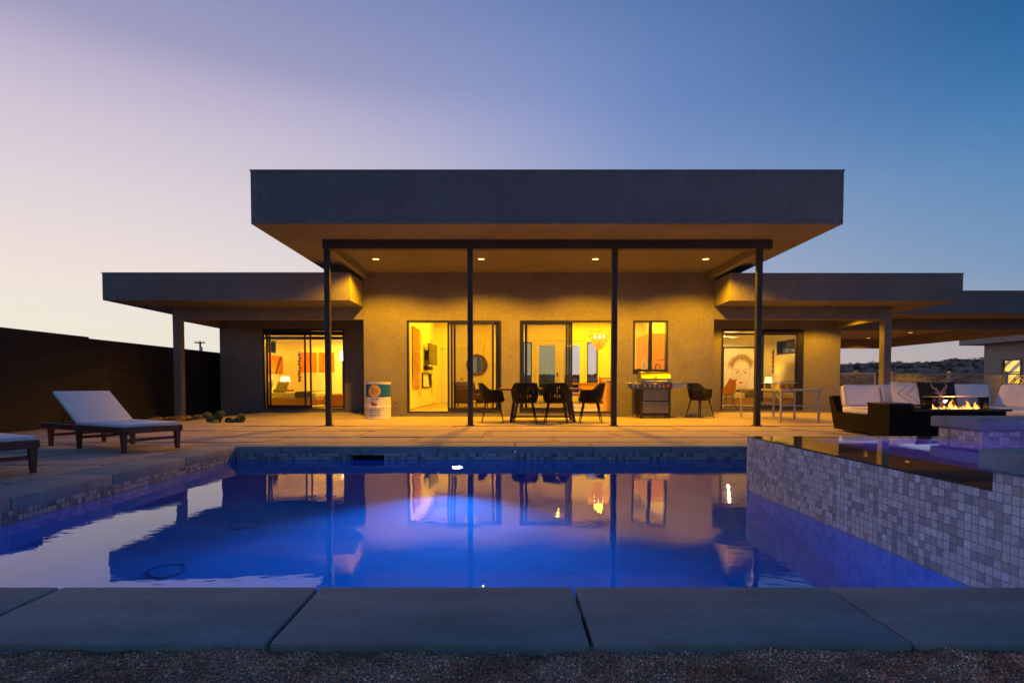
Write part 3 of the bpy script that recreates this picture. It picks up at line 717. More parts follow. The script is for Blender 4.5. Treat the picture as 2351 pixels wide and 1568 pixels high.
# sliding doors
def door(op, Y, panels, name='sliding_door', inner=None, z_in=None):
    """frame round the opening, then panels (x0, x1, depth offset, material)"""
    x0, x1, z0, z1 = op
    f = MB(); t = 0.045
    f.box(x0, x0 + t, Y - 0.012, Y + 0.14, z0, z1); f.box(x1 - t, x1, Y - 0.012, Y + 0.14, z0, z1)
    f.box(x0 + t, x1 - t, Y - 0.012, Y + 0.14, z1 - t, z1); f.box(x0 + t, x1 - t, Y - 0.012, Y + 0.14, z0, z0 + 0.025)
    fo = build(f, name, frame_m, H)
    for (a, c, dy, gm) in panels:
        q = MB(); st = 0.05; zz0, zz1 = z0 + 0.03, z1 - t - 0.003
        yy = Y + dy
        q.box(a, a + st, yy, yy + 0.03, zz0, zz1); q.box(c - st, c, yy, yy + 0.03, zz0, zz1)
        q.box(a + st, c - st, yy, yy + 0.03, zz0, zz0 + 0.085); q.box(a + st, c - st, yy, yy + 0.03, zz1 - 0.05, zz1)
        build(q, 'sash', frame_m, fo)
        q = MB(); q.box(a + st, c - st, yy + 0.012, yy + 0.018, zz0 + 0.085, zz1 - 0.05); build(q, 'glass', gm, fo)
    return fo
X1 = lambda p: mx(p, WY)
d1 = door(D1, WY, [(X1(1027.5), X1(1134), 0.0, screen_glass), (X1(1034.5), X1(1142.5), 0.036, screen_glass), (X1(1041), X1(1147), 0.072, screen_glass)])
h = MB(); h.rbox(X1(1029), X1(1032), WY - 0.04, WY - 0.002, 1.0, 1.2, 0.005, 1); build(h, 'handle', frame_m, d1)
d2 = door(D2, WY, [(X1(1197.5), X1(1303), 0.0, screen_glass), (X1(1204.5), X1(1309), 0.036, screen_glass), (X1(1206), X1(1314.5), 0.072, screen_glass)])
h = MB(); h.rbox(X1(1298), X1(1301), WY - 0.04, WY - 0.002, 1.0, 1.2, 0.005, 1); build(h, 'handle', frame_m, d2)
XS = lambda p: mx(p, SYW)
d3 = door(LD, SYW, [(XS(612), XS(703), 0.01, screen_glass), (XS(617), XS(714.5), 0.05, clear)])
# roller shades in the head of the left door
q = MB(); q.box(LD[0] + 0.05, LD[1] - 0.05, SYW + 0.10, SYW + 0.13, 2.20, 2.32); build(q, 'roller_shade', frame_m, d3)
q = MB(); q.box(LD[0] + 0.05, LD[1] - 0.05, SYW + 0.085, SYW + 0.10, 2.08, 2.165); build(q, 'roller_shade', frame_m, d3)
d4 = door(RD, SYW, [(XS(1744), XS(1829), 0.01, screen_glass), (XS(1750), XS(1842.0), 0.05, screen_glass)])
q = MB(); q.box(XS(1829), XS(1841), SYW - 0.01, SYW + 0.09, RD[2] + 0.03, RD[3] - 0.05); build(q, 'sash', frame_m, d4)
q = MB(); q.box(RD[0] + 0.05, RD[1] - 0.05, SYW + 0.10, SYW + 0.13, 2.21, 2.26); build(q, 'roller_shade', frame_m, d4)
# kitchen window
x0, x1, z0, z1 = KW
f = MB(); t = 0.04
f.box(x0, x0 + t, WY - 0.012, WY + 0.14, z0, z1); f.box(x1 - t, x1, WY - 0.012, WY + 0.14, z0, z1); f.box(x0 + t, x1 - t, WY - 0.012, WY + 0.14, z1 - t, z1); f.box(x0 + t, x1 - t, WY - 0.012, WY + 0.14, z0, z0 + t)
xm = mx(1492.5, WY); f.box(xm - 0.045, xm + 0.045, WY + 0.02, WY + 0.07, z0 + t, z1 - t)
fo = build(f, 'window', frame_m, H)
for a, c in ((x0 + t, xm - 0.045), (xm + 0.045, x1 - t)):
    q = MB(); q.box(a, c, WY + 0.042, WY + 0.048, z0 + t, z1 - t); build(q, 'pane', pane, fo)
q = MB(); q.rbox(x0 - 0.01, x1 + 0.01, WY - 0.035, WY - 0.002, z0 - 0.035, z0, 0.006, 1); build(q, 'sill', frame_m, fo)
# back french doors and sidelights
for (a, c, z0, z1) in (SL, SR):
    f = MB(); t = 0.035
    f.box(a, a + t, BY - 0.01, BY + 0.10, z0, z1); f.box(c - t, c, BY - 0.01, BY + 0.10, z0, z1); f.box(a + t, c - t, BY - 0.01, BY + 0.1, z1 - t, z1); f.box(a + t, c - t, BY - 0.01, BY + 0.1, z0, z0 + t)
    fo = build(f, 'sidelight', frame_m, H)
    q = MB(); q.box(a + t, c - t, BY + 0.04, BY + 0.046, z0 + t, z1 - t); build(q, 'pane', pane, fo)
xm = (FD[0] + FD[1]) / 2
for side, (a, c, ga, gc) in enumerate(((FD[0] + .03, xm, bx_(1237.5), bx_(1274.5)), (xm, FD[1] - .03, bx_(1296), bx_(1331)))):
    f = MB(); f.wall('x', a + 0.004, c - 0.004, BY + 0.03, BY + 0.075, 0.12, 2.38, [(ga, gc, 0.38, 2.23)])
    fo = build(f, 'french_door', door_white, H)
    q = MB(); q.box(ga, gc, BY + 0.05, BY + 0.055, 0.38, 2.23); build(q, 'pane', pane, fo)
    q = MB(); q.box(a + 0.06, c - 0.06, BY + 0.022, BY + 0.029, 0.15, 0.17); build(q, 'kick_plate', frame_m, fo)
    if side == 0:
        q = MB(); q.rbox(c - 0.10, c - 0.06, BY + 0.0, BY + 0.029, 1.08, 1.24, 0.008, 1); build(q, 'lock', frame_m, fo)
        q = MB(); q.rbox(c - 0.10, c - 0.06, BY - 0.01, BY + 0.029, 0.92, 0.96, 0.008, 1); build(q, 'handle', frame_m, fo)
f = MB(); f.box(FD[0], FD[0] + .03, BY, BY + .1, .1, 2.42); f.box(FD[1] - .03, FD[1], BY, BY + .1, .1, 2.42); f.box(FD[0] + .03, FD[1] - .03, BY, BY + .1, 2.385, 2.42); build(f, 'door_frame', door_white, H)
# interior white doors at the back left of the living room
f = MB(); f.box(-2.35, -1.55, BY - 0.045, BY - 0.01, 0.11, 2.05); fo = build(f, 'interior_door', door_white, H)
q = MB(); q.lathe([(0.001, 0), (0.03, 0.005), (0.03, 0.03), (0.012, 0.04), (0.012, 0.05)], (-1.66, BY - 0.1, 1.0), 12, 'y'); build(q, 'handle', frame_m, fo)
f = MB()
for a, c, z0, z1 in ((-2.43, -2.36, .1, 2.12), (-1.54, -1.47, .1, 2.12), (-2.43, -1.47, 2.06, 2.13)): f.box(a, c, BY - 0.03, BY - 0.001, z0, z1)
build(f, 'door_casing', door_white, H)
f = MB(); f.box(-1.46, 0.55, BY - 0.015, BY - 0.001, 0.1, 0.12); f.box(-2.648, -2.635, 15, BY - 0.02, 0.1, 0.115); build(f, 'baseboard', wood_dark, H)
# bedroom windows in side walls
for (xw, y0, y1, z0, z1, gx) in ((-8.09, 18.75, 19.95, 1.85, 2.28, -8.05), (9.30, 17.5, 20.1, 1.8, 2.27, 9.45)):
    f = MB(); t = 0.06; xa, xb = (xw - 0.02, xw + 0.14) if xw < 0 else (xw + 0.02, xw + 0.2)
    f.box(xa, xb, y0, y0 + t, z0, z1); f.box(xa, xb, y1 - t, y1, z0, z1); f.box(xa, xb, y0 + t, y1 - t, z1 - t, z1); f.box(xa, xb, y0 + t, y1 - t, z0, z0 + t)
    if xw > 0: f.box(xa + 0.05, xb, y0 + t, y1 - t, 2.03, 2.06)
    fo = build(f, 'window', frame_m, H)
    q = MB(); q.box(gx, gx + 0.006, y0 + t, y1 - t, z0 + t, z1 - t); build(q, 'pane', pane, fo)
# recessed soffit lamps
def downlight(x, y, z, power, mat_, r=0.06, size=150, blend=0.6, real=True, col=WARM):
    d = MB(); d.lathe([(r + 0.025, z), (r + 0.025, z - 0.006), (r, z - 0.008), (r, z + 0.0)], (x, y, 0), 24, cap=False)
    o = build(d, 'recessed_light', chrome, H)
    d = MB(); d.lathe([(r, z - 0.004), (0.001, z - 0.0045)], (x, y, 0), 24, cap=False); build(d, 'diffuser', mat_, o)
    if real: lamp('soffit_light', 'SPOT', (x, y, z - 0.03), power, col, o, spot_size=R(size), spot_blend=blend, shadow_soft_size=0.05)
for px in (863, 1105, 1367, 1620):
    downlight(mx(px, 12.84, 595), 12.84, 3.55, 640, led, 0.07, 149, 0.42)
for x in (6.3, 8.75): downlight(x, 15.5, 2.72, 260, led, 0.06, 146, 0.35)
for (x, y) in ((14.9, 24.0), (14.9, 21.5), (14.9, 19.0)): downlight(x, y, 2.71, 320, led_small, 0.08)
for (x, y) in ((11.6, 23.0), (11.6, 19.3)): downlight(x, y, 2.71, 320, led_small, 0.08)
# flush ceiling panels, unseen in living room and left bedroom, added to brighten the rooms
def ceil_fill(x, y, z, p, s=0.4, col=WARM_IN):
    d = MB(); d.lathe([(s * 0.5, z), (s * 0.5, z - 0.03), (s * 0.4, z - 0.05), (0.001, z - 0.055)], (x, y, 0), 24, cap=False)
    o = build(d, 'ceiling_fill_light', shade_m, H)
    lamp('room_fill', 'SPOT', (x, y, z - 0.08), p * 2.0, col, o, spot_size=R(172), spot_blend=0.15, shadow_soft_size=0.02)
for (x, y) in ((-1.2, 16.2), (-1.2, 19.2), (1.7, 16.4), (1.7, 19.4), (4.0, 16.0), (3.9, 19.3)): ceil_fill(x, y, 3.3, 88)
ceil_fill(-5.9, 18.4, 2.52, 130); ceil_fill(-4.8, 19.5, 2.52, 60)
ceil_fill(7.2, 18.7, 2.52, 105, col=(1.0, 0.60, 0.16))
# outdoor tap by the drum
q = MB(); q.tube([(mx(911, WY), WY, 0.30), (mx(911, WY), WY - 0.06, 0.30), (mx(911, WY), WY - 0.08, 0.25)], 0.012, 8); q.lathe([(0.03, 0.0), (0.03, 0.012)], (mx(911, WY), WY - 0.05, 0.32), 12)
build(q, 'garden_tap', chrome, H)

# ------------------------------------------------------------------ brick wall at the left
w = MB(); w.box(-8.95, -8.75, -4, 12.15, -0.1, 1.785); w.box(-8.95, -8.75, 12.15, 40, -0.1, 1.755)
o = build(w, 'boundary_wall', wall_brick); tag(o, 'long dark block garden wall behind the sun loungers', 'wall')

# ------------------------------------------------------------------ neighbour house
Nb = thing('neighbour_house', (22.9, 27.9, 0), 'small grey neighbouring house with one lit window beyond the wire fence', 'house')
nx0, ny1 = 22.9, 27.9
w = MB(); wz0, wz1 = 0.78, 1.93; wy0, wy1 = 22.9 * F / (2343.5 - CX), 22.9 * F / (2298 - CX)
w.wall('y', 18, ny1, nx0, nx0 + 0.2, -0.2, 2.72, [(wy0, wy1, wz0, wz1)])
w.wall('x', nx0 + 0.2, 31, ny1 - 0.2, ny1, -0.2, 2.72); w.wall('x', nx0 + 0.2, 31, 18, 18.2, -0.2, 2.72); w.box(30.8, 31, 18.2, ny1 - .2, -0.2, 2.72)
build(w, 'wall', stucco_far, Nb)
w = MB(); w.box(22.35, 31.6, 17.4, 28.75, 2.70, 2.95); w.box(22.33, 31.62, 17.38, 28.77, 2.95, 2.98); build(w, 'roof', stucco_far, Nb)
f = MB(); t = 0.06
f.box(nx0 - 0.02, nx0 + 0.1, wy0, wy0 + t, wz0, wz1); f.box(nx0 - 0.02, nx0 + 0.1, wy1 - t, wy1, wz0, wz1); f.box(nx0 - 0.02, nx0 + 0.1, wy0 + t, wy1 - t, wz1 - t, wz1); f.box(nx0 - 0.02, nx0 + 0.1, wy0 + t, wy1 - t, wz0, wz0 + t); f.box(nx0 - 0.01, nx0 + 0.08, wy0 + t, wy1 - t, 1.33, 1.37)
fo = build(f, 'window', frame_m, Nb)
q = MB(); q.box(nx0 + 0.04, nx0 + 0.046, wy0 + t, wy1 - t, wz0 + t, wz1 - t); build(q, 'pane', glass_mat('shaded_pane', (0.97, 0.97, 0.97), 0.25), fo)
# patterned blind, lit from the room behind
m_, nt, p = nodes('lit_patterned_blind')
geo = N(nt, 'ShaderNodeNewGeometry'); wv = N(nt, 'ShaderNodeTexWave'); wv.bands_direction = 'DIAGONAL'; wv.inputs['Scale'].default_value = 1.1; wv.inputs['Distortion'].default_value = 2.5; wv.inputs['Detail'].default_value = 1.5; wv.inputs['Detail Scale'].default_value = 1.1
nt.links.new(geo.outputs['Position'], wv.inputs['Vector'])
cr = N(nt, 'ShaderNodeValToRGB'); cr.color_ramp.elements[0].position = 0.28; cr.color_ramp.elements[0].color = (0.10, 0.05, 0.01, 1); cr.color_ramp.elements[1].position = 0.36; cr.color_ramp.elements[1].color = (1.0, 0.62, 0.08, 1)
nt.links.new(wv.outputs['Fac'], cr.inputs[0]); nt.links.new(cr.outputs[0], p.inputs['Emission Color']); p.inputs['Emission Strength'].default_value = 1.5
p.inputs['Base Color'].default_value = (0.3, 0.25, 0.15, 1)
q = MB(); q.box(nx0 + 0.10, nx0 + 0.12, wy0, wy1, wz0, wz1); build(q, 'blind', m_, fo)

# ------------------------------------------------------------------ hills and scrub
def hill_h(x, y):
    d = math.hypot(x, y * 0.9)
    s = min(1, max(0, (d - 45) / 150.0)); s = s * s * (3 - 2 * s)
    az = math.atan2(x, y)
    top = 4.0 + 5.6 * max(0, min(1, (az - 0.25) / 0.75)) - 2.0 * max(0, min(1, (-az - 0.1) / 0.5))
    top += 1.0 * math.exp(-((az - 0.53) / 0.07) ** 2)
    n = 0.5 * math.sin(x * 0.05 + 1) * math.cos(y * 0.043) + 0.25 * math.sin(x * 0.13 + y * 0.09) + 0.12 * math.sin(x * 0.31 - y * 0.27)
    return -0.3 + s * (top + n * 1.3)
hl_ = MB(); hl_.smooth = True
NA, NR = 130, 46
vs = []
for j in range(NR + 1):
    rr_ = 38 + (330 - 38) * (j / NR) ** 1.5
    for i in range(NA + 1):
        a = -1.25 + 2.5 * i / NA; x, y = rr_ * math.sin(a), rr_ * math.cos(a)
        vs.append((x, y, hill_h(x, y)))
hl_.add(vs, [(j * (NA + 1) + i, j * (NA + 1) + i + 1, (j + 1) * (NA + 1) + i + 1, (j + 1) * (NA + 1) + i) for j in range(NR) for i in range(NA)])
struct(hl_, 'hills', hill_m)
# scrub: clumps of small leaf faces
sc = MB()
rr = random.Random(11)
def clump(mb, x, y, z, w_, h_, n, leaf):
    for _ in range(n):
        a = rr.uniform(0, 6.283); q = rr.random() ** 0.6; zz = rr.random()
        px, py, pz = x + math.cos(a) * q * w_ * (1.1 - zz * 0.6), y + math.sin(a) * q * w_ * (1.1 - zz * 0.6), z + zz * h_
        t1 = Vector((rr.uniform(-1, 1), rr.uniform(-1, 1), rr.uniform(-1, 1))).normalized() * leaf
        t2 = Vector((rr.uniform(-1, 1), rr.uniform(-1, 1), rr.uniform(-1, 1))).normalized() * leaf
        P = Vector((px, py, pz)); mb.add([P, P + t1, P + t2], [(0, 1, 2)])
for _ in range(3600):
    a = rr.uniform(-0.15, 0.95) if rr.random() < 0.9 else rr.uniform(-0.6, 0.0)
    d = 46 + 190 * rr.random() ** 0.8
    x, y = d * math.sin(a), d * math.cos(a); k = rr.uniform(0.35, 0.9) ** 1.1
    clump(sc, x, y, hill_h(x, y) - 0.15, 1.1 * k, 0.85 * k, 34, 0.33 * k)
o = build(sc, 'desert_scrub', scrub_m, recalc=False); tag(o, 'low dark desert scrub scattered over the distant hillside', 'scrub', kind='stuff')
hx, hy = 143, 185
Hh = thing('hilltop_cabin', (hx, hy, hill_h(hx, hy)), 'tiny flat roofed cabin on the ridge of the distant hill', 'house')
zz = hill_h(hx, hy)
w = MB(); w.box(hx - 2, hx + 2, hy - 2, hy + 2, zz - 0.5, zz + 1.9); build(w, 'wall', stucco_far, Hh)
w = MB(); w.box(hx - 2.4, hx + 2.6, hy - 2.4, hy + 2.4, zz + 1.9, zz + 2.1); build(w, 'roof', roofing, Hh)
w = MB(); w.box(hx - 1, hx - .2, hy - 2.03, hy - 2.0, zz + .6, zz + 1.4); build(w, 'window', frame_m, Hh)
# power pole
Pp = thing('power_pole', (-42.3, 80, -0.1), 'wooden power pole with a crossarm showing above the dark garden wall', 'power pole')
w = MB(); w.tube([(-42.3, 80, -0.2), (-42.3, 80, 6.7)], [0.16, 0.12], 8); build(w, 'pole', pole_m, Pp)
w = MB(); w.box(-43.0, -41.6, 79.85, 79.97, 6.42, 6.56); build(w, 'crossarm', pole_m, Pp)
for q in (-42.9, -42.5, -41.75):
    w = MB(); w.lathe([(0.05, 6.56), (0.06, 6.64), (0.03, 6.72)], (q, 79.9, 0), 8); build(w, 'insulator', galv, Pp)
w = MB(); w.lathe([(0.16, 5.3), (0.16, 5.9)], (-42.05, 79.8, 0), 10); build(w, 'transformer', galv, Pp)

# ------------------------------------------------------------------ wire fence and gate
def chainlink(mb, x0, x1, y, z0, z1, s=0.07, r=0.0035):
    hgt = z1 - z0
    for sgn in (1, -1):
        x = x0 - hgt
        while x < x1 + hgt:
            a = (x, z0) if sgn > 0 else (x + hgt, z0)
            c = (x + hgt, z1) if sgn > 0 else (x, z1)
            # clip to x0..x1
            (ax, az), (cx, cz) = a, c
            def clip(px, pz, qx, qz):
                for lim, lo in ((x0, True), (x1, False)):
                    if (px < lim) == lo and (px != lim):
                        if (qx < lim) == lo: return None
                        t = (lim - px) / (qx - px); px, pz = lim, pz + t * (qz - pz)
                return px, pz
            p1 = clip(ax, az, cx, cz); p2 = clip(cx, cz, ax, az)
            if p1 and p2: mb.tube([(p1[0], y + sgn * 0.003, p1[1]), (p2[0], y + sgn * 0.003, p2[1])], r, 3, cap=False)
            x += s * 1.0
FY = 17.0
gt = thing('wire_gate', (mx(1965, FY), FY, 0), 'wire mesh gate between the lit house wall and the grey column', 'gate')
gx0, gx1 = mx(1922, FY), mx(2008, FY)
w = MB(); w.tube([(gx0, FY, 0.02), (gx0, FY, 1.13)], 0.022, 8); w.tube([(gx1, FY, 0.02), (gx1, FY, 1.13)], 0.022, 8); w.tube([(gx0, FY, 1.10), (gx1, FY, 1.10)], 0.022, 8); w.tube([(gx0, FY, 0.08), (gx1, FY, 0.08)], 0.022, 8)
build(w, 'frame', galv, gt)
w = MB(); chainlink(w, gx0, gx1, FY, 0.08, 1.15, 0.10, 0.0075); build(w, 'wire_mesh', galv, gt)
w = MB(); w.tube([((gx0 + gx1) / 2 - 0.1, FY, 1.1), ((gx0 + gx1) / 2, FY, 1.2), ((gx0 + gx1) / 2 + 0.1, FY, 1.1)], 0.015, 6); build(w, 'latch', galv, gt)
fn = thing('wire_fence', (12.5, FY, 0), 'long wire mesh fence behind the sofa in front of the hillside', 'fence')
fx = [mx(2047, FY), mx(2178, FY), mx(2308, FY), mx(2440, FY), mx(2570, FY)]
for q in fx:
    w = MB(); w.tube([(q, FY, -0.05), (q, FY, 1.13)], 0.055 if q == fx[1] or q == fx[2] else 0.03, 12); w.lathe([(0.06, 1.13), (0.04, 1.17), (0.001, 1.18)], (q, FY, 0), 12, cap=False); build(w, 'post', galv, fn)
w = MB(); w.tube([(fx[0], FY, 1.10), (fx[-1], FY, 1.10)], 0.02, 8); build(w, 'top_rail', galv, fn)
w = MB(); chainlink(w, fx[0], fx[-1], FY, 0.02, 1.12, 0.10, 0.0055); build(w, 'wire_mesh', galv, fn)

# ------------------------------------------------------------------ sun loungers
def lounger(loc, ang, label):
    r = thing('sun_lounger', loc, label, 'sun lounger', 'sun loungers beside the pool', rz=ang, worldspace=False)
    W = 0.345; L = 1.92
    f = MB()
    f.rbox(-0.04, L, W - 0.03, W + 0.005, 0.225, 0.30, 0.006, 1); f.rbox(-0.04, L, -W - 0.005, -W + 0.03, 0.225, 0.30, 0.006, 1)
    f.rbox(-0.045, -0.01, -W + 0.031, W - 0.031, 0.225, 0.30, 0.006, 1); f.rbox(L - 0.035, L, -W + 0.031, W - 0.031, 0.225, 0.30, 0.006, 1)
    for k in range(9): f.box(0.05 + k * 0.11, 0.10 + k * 0.11, -W + 0.03, W - 0.03, 0.262, 0.282)
    build(f, 'frame', wood_dark, r)
    for x in (0.03, 1.03, 1.74):
        for y in (-1, 1):
            q = MB(); yy = y * (W - 0.03)
            a, b = 0.030, 0.020
            q.add([(x - a, yy - a, 0.228), (x + a, yy - a, 0.228), (x + a, yy + a, 0.228), (x - a, yy + a, 0.228), (x - b, yy - b, 0), (x + b, yy - b, 0), (x + b, yy + b, 0), (x - b, yy + b, 0)],
                  [(0, 1, 2, 3), (7, 6, 5, 4), (0, 4, 5, 1), (1, 5, 6, 2), (2, 6, 7, 3), (3, 7, 4, 0)])
            build(q, 'leg', wood_dark, r)
        q = MB(); q.box(x - 0.012, x + 0.012, -W + 0.055, W - 0.055, 0.125, 0.16); build(q, 'stretcher', wood_dark, r)
    q = MB(); q.rbox(0.0, 1.055, -W + 0.01, W - 0.01, 0.295, 0.335, 0.014, 2); build(q, 'mattress', mattress_m, r)
    q = MB(); m0 = q.mark(); q.rbox(0, 0.70, -W + 0.01, W - 0.01, 0, 0.042, 0.014, 2)
    q.xf(Matrix.Translation((1.05, 0, 0.295)) @ Matrix.Rotation(R(-33.5), 4, 'Y'), m0); build(q, 'backrest', mattress_m, r)
    q = MB(); m0 = q.mark(); q.box(0.02, 0.68, -W + 0.05, -W + 0.08, -0.026, -0.002); q.box(0.02, 0.68, W - 0.08, W - 0.05, -0.026, -0.002)
    for k in range(6): q.box(0.04 + k * 0.12, 0.10 + k * 0.12, -W + 0.08, W - 0.08, -0.022, -0.004)
    q.xf(Matrix.Translation((1.05, 0, 0.295)) @ Matrix.Rotation(R(-33.5), 4, 'Y'), m0)
    q.tube([(1.50, -0.2, 0.565), (1.72, -0.2, 0.27)], 0.012, 6); q.tube([(1.50, 0.2, 0.565), (1.72, 0.2, 0.27)], 0.012, 6)
    build(q, 'backrest_frame', wood_dark, r)
    return r
# origin of a lounger is the middle of its foot end
u = R(151.0); pr = Vector((math.sin(u), -math.cos(u), 0))
def lpos(nx_, ny_): return Vector((nx_, ny_, 0)) + pr * 0.345
lounger(lpos(-4.44, 6.66), u, 'dark wood sun lounger with raised backrest, whole in view between pool and dark wall')
lounger(lpos(-4.59, 4.63), u, 'dark wood sun lounger cut off by the left edge, only its foot end showing')

# ------------------------------------------------------------------ moulded armchairs
def shell_chair(mat_shell, mat_leg, name='armchair', hole=True):
    r = bpy.data.objects.new(name, None); COL.objects.link(r)
    NA_, NT = 180, 34
    def pt(a, t):
        # a: angle from the back (0) round to the front (pi)
        ca = abs(((a + math.pi) % (2 * math.pi)) - math.pi)
        def sm(x, e0, e1):
            x = max(0, min(1, (x - e0) / (e1 - e0))); return x * x * (3 - 2 * x)
        rim = 0.83 - 0.145 * sm(ca, R(42), R(82)) - 0.205 * sm(ca, R(132), R(162))
        fx_ = 0.285; fy_ = 0.262
        f = math.sin(min(1, t / 0.62) * math.pi / 2) ** 0.85 * (0.70 + 0.30 * t ** 0.8)
        g_ = max(0, (t - 0.42) / 0.58) ** 1.12
        bz = 0.415 + 0.03 * t
        z = bz + (rim - bz) * g_
        x = fx_ * math.sin(a) * f
        y = -fy_ * math.cos(a) * f - 0.045 * (1 - sm(ca, R(30), R(80))) * g_
        return (x, y, z)
    vs = []; fs = []
    for j in range(NT + 1):
        t = 0.04 + 0.96 * j / NT
        for i in range(NA_): vs.append(pt(2 * math.pi * i / NA_, t))
    rq = random.Random(5)
    cells = [(rq.uniform(-0.66, 0.66), rq.uniform(0.58, 0.90), rq.uniform(0.020, 0.034), rq.uniform(0.04, 0.075)) for _ in range(8)]
    for j in range(NT):
        for i in range(NA_):
            i2 = (i + 1) % NA_
            if hole and j > 14 and j < NT - 3:
                a = 2 * math.pi * (i + .5) / NA_; a = (a + math.pi) % (2 * math.pi) - math.pi; t = 0.04 + 0.96 * (j + .5) / NT
                if abs(a) < 0.75 and any(((a - c[0]) / c[2]) ** 2 + ((t - c[1]) / c[3]) ** 2 < 1 for c in cells): continue
            fs.append((j * NA_ + i, j * NA_ + i2, (j + 1) * NA_ + i2, (j + 1) * NA_ + i))
    fs.append(tuple(range(NA_)))
    b = MB(); b.smooth = True; b.add(vs, fs)
    o = build(b, 'shell', mat_shell, r)
    so = o.modifiers.new('thick', 'SOLIDIFY'); so.thickness = 0.014; so.offset = 0
    for sx, sy in ((-1, -1), (1, -1), (-1, 1), (1, 1)):
        q = MB(); q.tube([(sx * 0.15, sy * 0.14, 0.435), (sx * 0.235, sy * 0.225, 0.0)], [0.017, 0.010], 8); build(q, 'leg', mat_leg, r)
    q = MB(); q.tube([(-0.16, -0.14, 0.425), (0.16, -0.14, 0.425)], 0.012, 6); q.tube([(-0.16, 0.14, 0.425), (0.16, 0.14, 0.425)], 0.012, 6); build(q, 'seat_bracket', mat_leg, r)
    return r
proto = shell_chair(plastic_b, plastic_b)
spots = [(mx(1131, 12.25), 12.25, R(-88), 'black openwork armchair at the left end of the outdoor dining table', 'dining'),
         (mx(1205, 11.85), 11.85, R(2), 'black armchair with its back to the pool, left one of the two before the table', 'dining'),
         (mx(1277, 11.85), 11.85, R(-9), 'black armchair with its back to the pool, right one of the two before the table', 'dining'),
         (mx(1356, 12.2), 12.2, R(86), 'black openwork armchair at the right end of the outdoor dining table', 'dining'),
         (mx(1607, 13.75), 13.75, R(-148), 'black armchair standing alone against the wall beside the grill', None)]
for i, (x, y, a, lab, grp) in enumerate(spots):
    o = proto if i == 0 else copy_tree(proto)
    o.location = (x, y, 0); o.rotation_euler = (0, 0, a)
    tag(o, lab, 'chair', 'black moulded armchairs on the terrace')

# outdoor dining table
tb = thing('dining_table', (0.7, 12.5, 0), 'long outdoor dining table with brown wooden top and black A shaped legs', 'table')
tx0, tx1, ty0, ty1, tz = mx(1146, 12.2), mx(1335, 12.2), 12.1, 12.95, 0.715
w = MB(); w.rbox(tx0, tx1, ty0, ty1, tz - 0.045, tz, 0.006, 1); build(w, 'tabletop', wood_top, tb)
for e, sgn in ((tx0 + 0.36, -1), (tx1 - 0.26, 1)):
    for yy in (ty0 + 0.09, ty1 - 0.09):
        w = MB(); w.tube([(e, yy, tz - 0.046), (e + sgn * 0.11, yy + (0.0), 0.0)], [0.048, 0.040], 4); build(w, 'leg', steel, tb)
    w = MB(); w.box(e - 0.03, e + 0.03, ty0 + 0.05, ty1 - 0.05, tz - 0.10, tz - 0.046); build(w, 'crossbar', steel, tb)
w = MB(); w.tube([(tx0 + 0.28, 12.5, 0.10), (tx1 - 0.18, 12.5, 0.10)], 0.02, 6); w.tube([(tx0 + 0.28, ty0 + .09, 0.10), (tx0 + 0.28, ty1 - .09, 0.10)], 0.02, 6); w.tube([(tx1 - 0.18, ty0 + .09, 0.10), (tx1 - 0.18, ty1 - .09, 0.10)], 0.02, 6); build(w, 'stretcher', steel, tb)

# ------------------------------------------------------------------ grill
G = thing('gas_grill', (mx(1505, 13.6), 13.75, 0), 'stainless gas grill on a black cart with grey cabinet doors', 'grill')
gy = 13.55
gX = lambda p: mx(p, gy)
gZ = lambda q: mz(q, gy)
w = MB(); cx0, cx1 = gX(1471), gX(1540)
w.box(cx0, cx0 + 0.05, gy, gy + 0.05, 0.07, 0.70); w.box(cx1 - 0.05, cx1, gy, gy + 0.05, 0.07, 0.70); w.box(cx0, cx0 + 0.05, gy + .42, gy + .47, 0.07, 0.70); w.box(cx1 - 0.05, cx1, gy + .42, gy + .47, 0.07, 0.70)
w.box(cx0, cx1, gy + 0.01, gy + 0.46, 0.055, 0.11); w.box(cx0 - 0.12, cx0 - 0.06, gy + 0.15, gy + 0.4, 0.09, 0.69)
w.box(cx0 + .052, cx1 - .052, gy + .43, gy + .45, .11, .70); w.box(cx0 + 0.005, cx0 + .02, gy + .05, gy + .42, .11, .70); w.box(cx1 - 0.02, cx1 - .005, gy + .05, gy + .42, .11, .70)
build(w, 'cart', steel, G)
for z0, z1 in ((0.125, 0.40), (0.415, 0.69)):
    w = MB(); w.rbox(cx0 + 0.055, cx1 - 0.055, gy - 0.012, gy + 0.014, z0, z1, 0.006, 1); build(w, 'cabinet_panel', grey_paint, G)
w = MB(); w.rbox(gX(1445), gX(1541), gy - 0.10, gy + 0.0, gZ(893.5), gZ(880), 0.008, 1); build(w, 'control_panel', M('dark_steel', (0.11, 0.105, 0.105), 0.32, 0.9), G)
w = MB(); w.rbox(cx0 - .01, cx1 + .01, gy + 0.003, gy + 0.46, 0.70, gZ(880), 0.008, 1); build(w, 'firebox', chrome, G)
for i, px in enumerate((1452, 1461, 1478, 1489, 1500, 1511, 1521, 1531)):
    w = MB(); w.lathe([(0.034, gy - 0.10), (0.030, gy - 0.130), (0.015, gy - 0.140)], (gX(px), 0, gZ(886.5)), 14, 'y'); k = build(w, 'knob', red_p if i == 7 else chrome, G)
for a, c in ((1440, 1470), (1541, 1574)):
    w = MB(); w.rbox(gX(a), gX(c), gy - 0.02, gy + 0.45, gZ(881), gZ(878), 0.006, 1); w.box(gX(a) + .01, gX(c) - .01, gy - .01, gy + .005, gZ(890), gZ(881)); build(w, 'side_shelf', chrome, G)
w = MB(); lx0, lx1 = gX(1472), gX(1539)
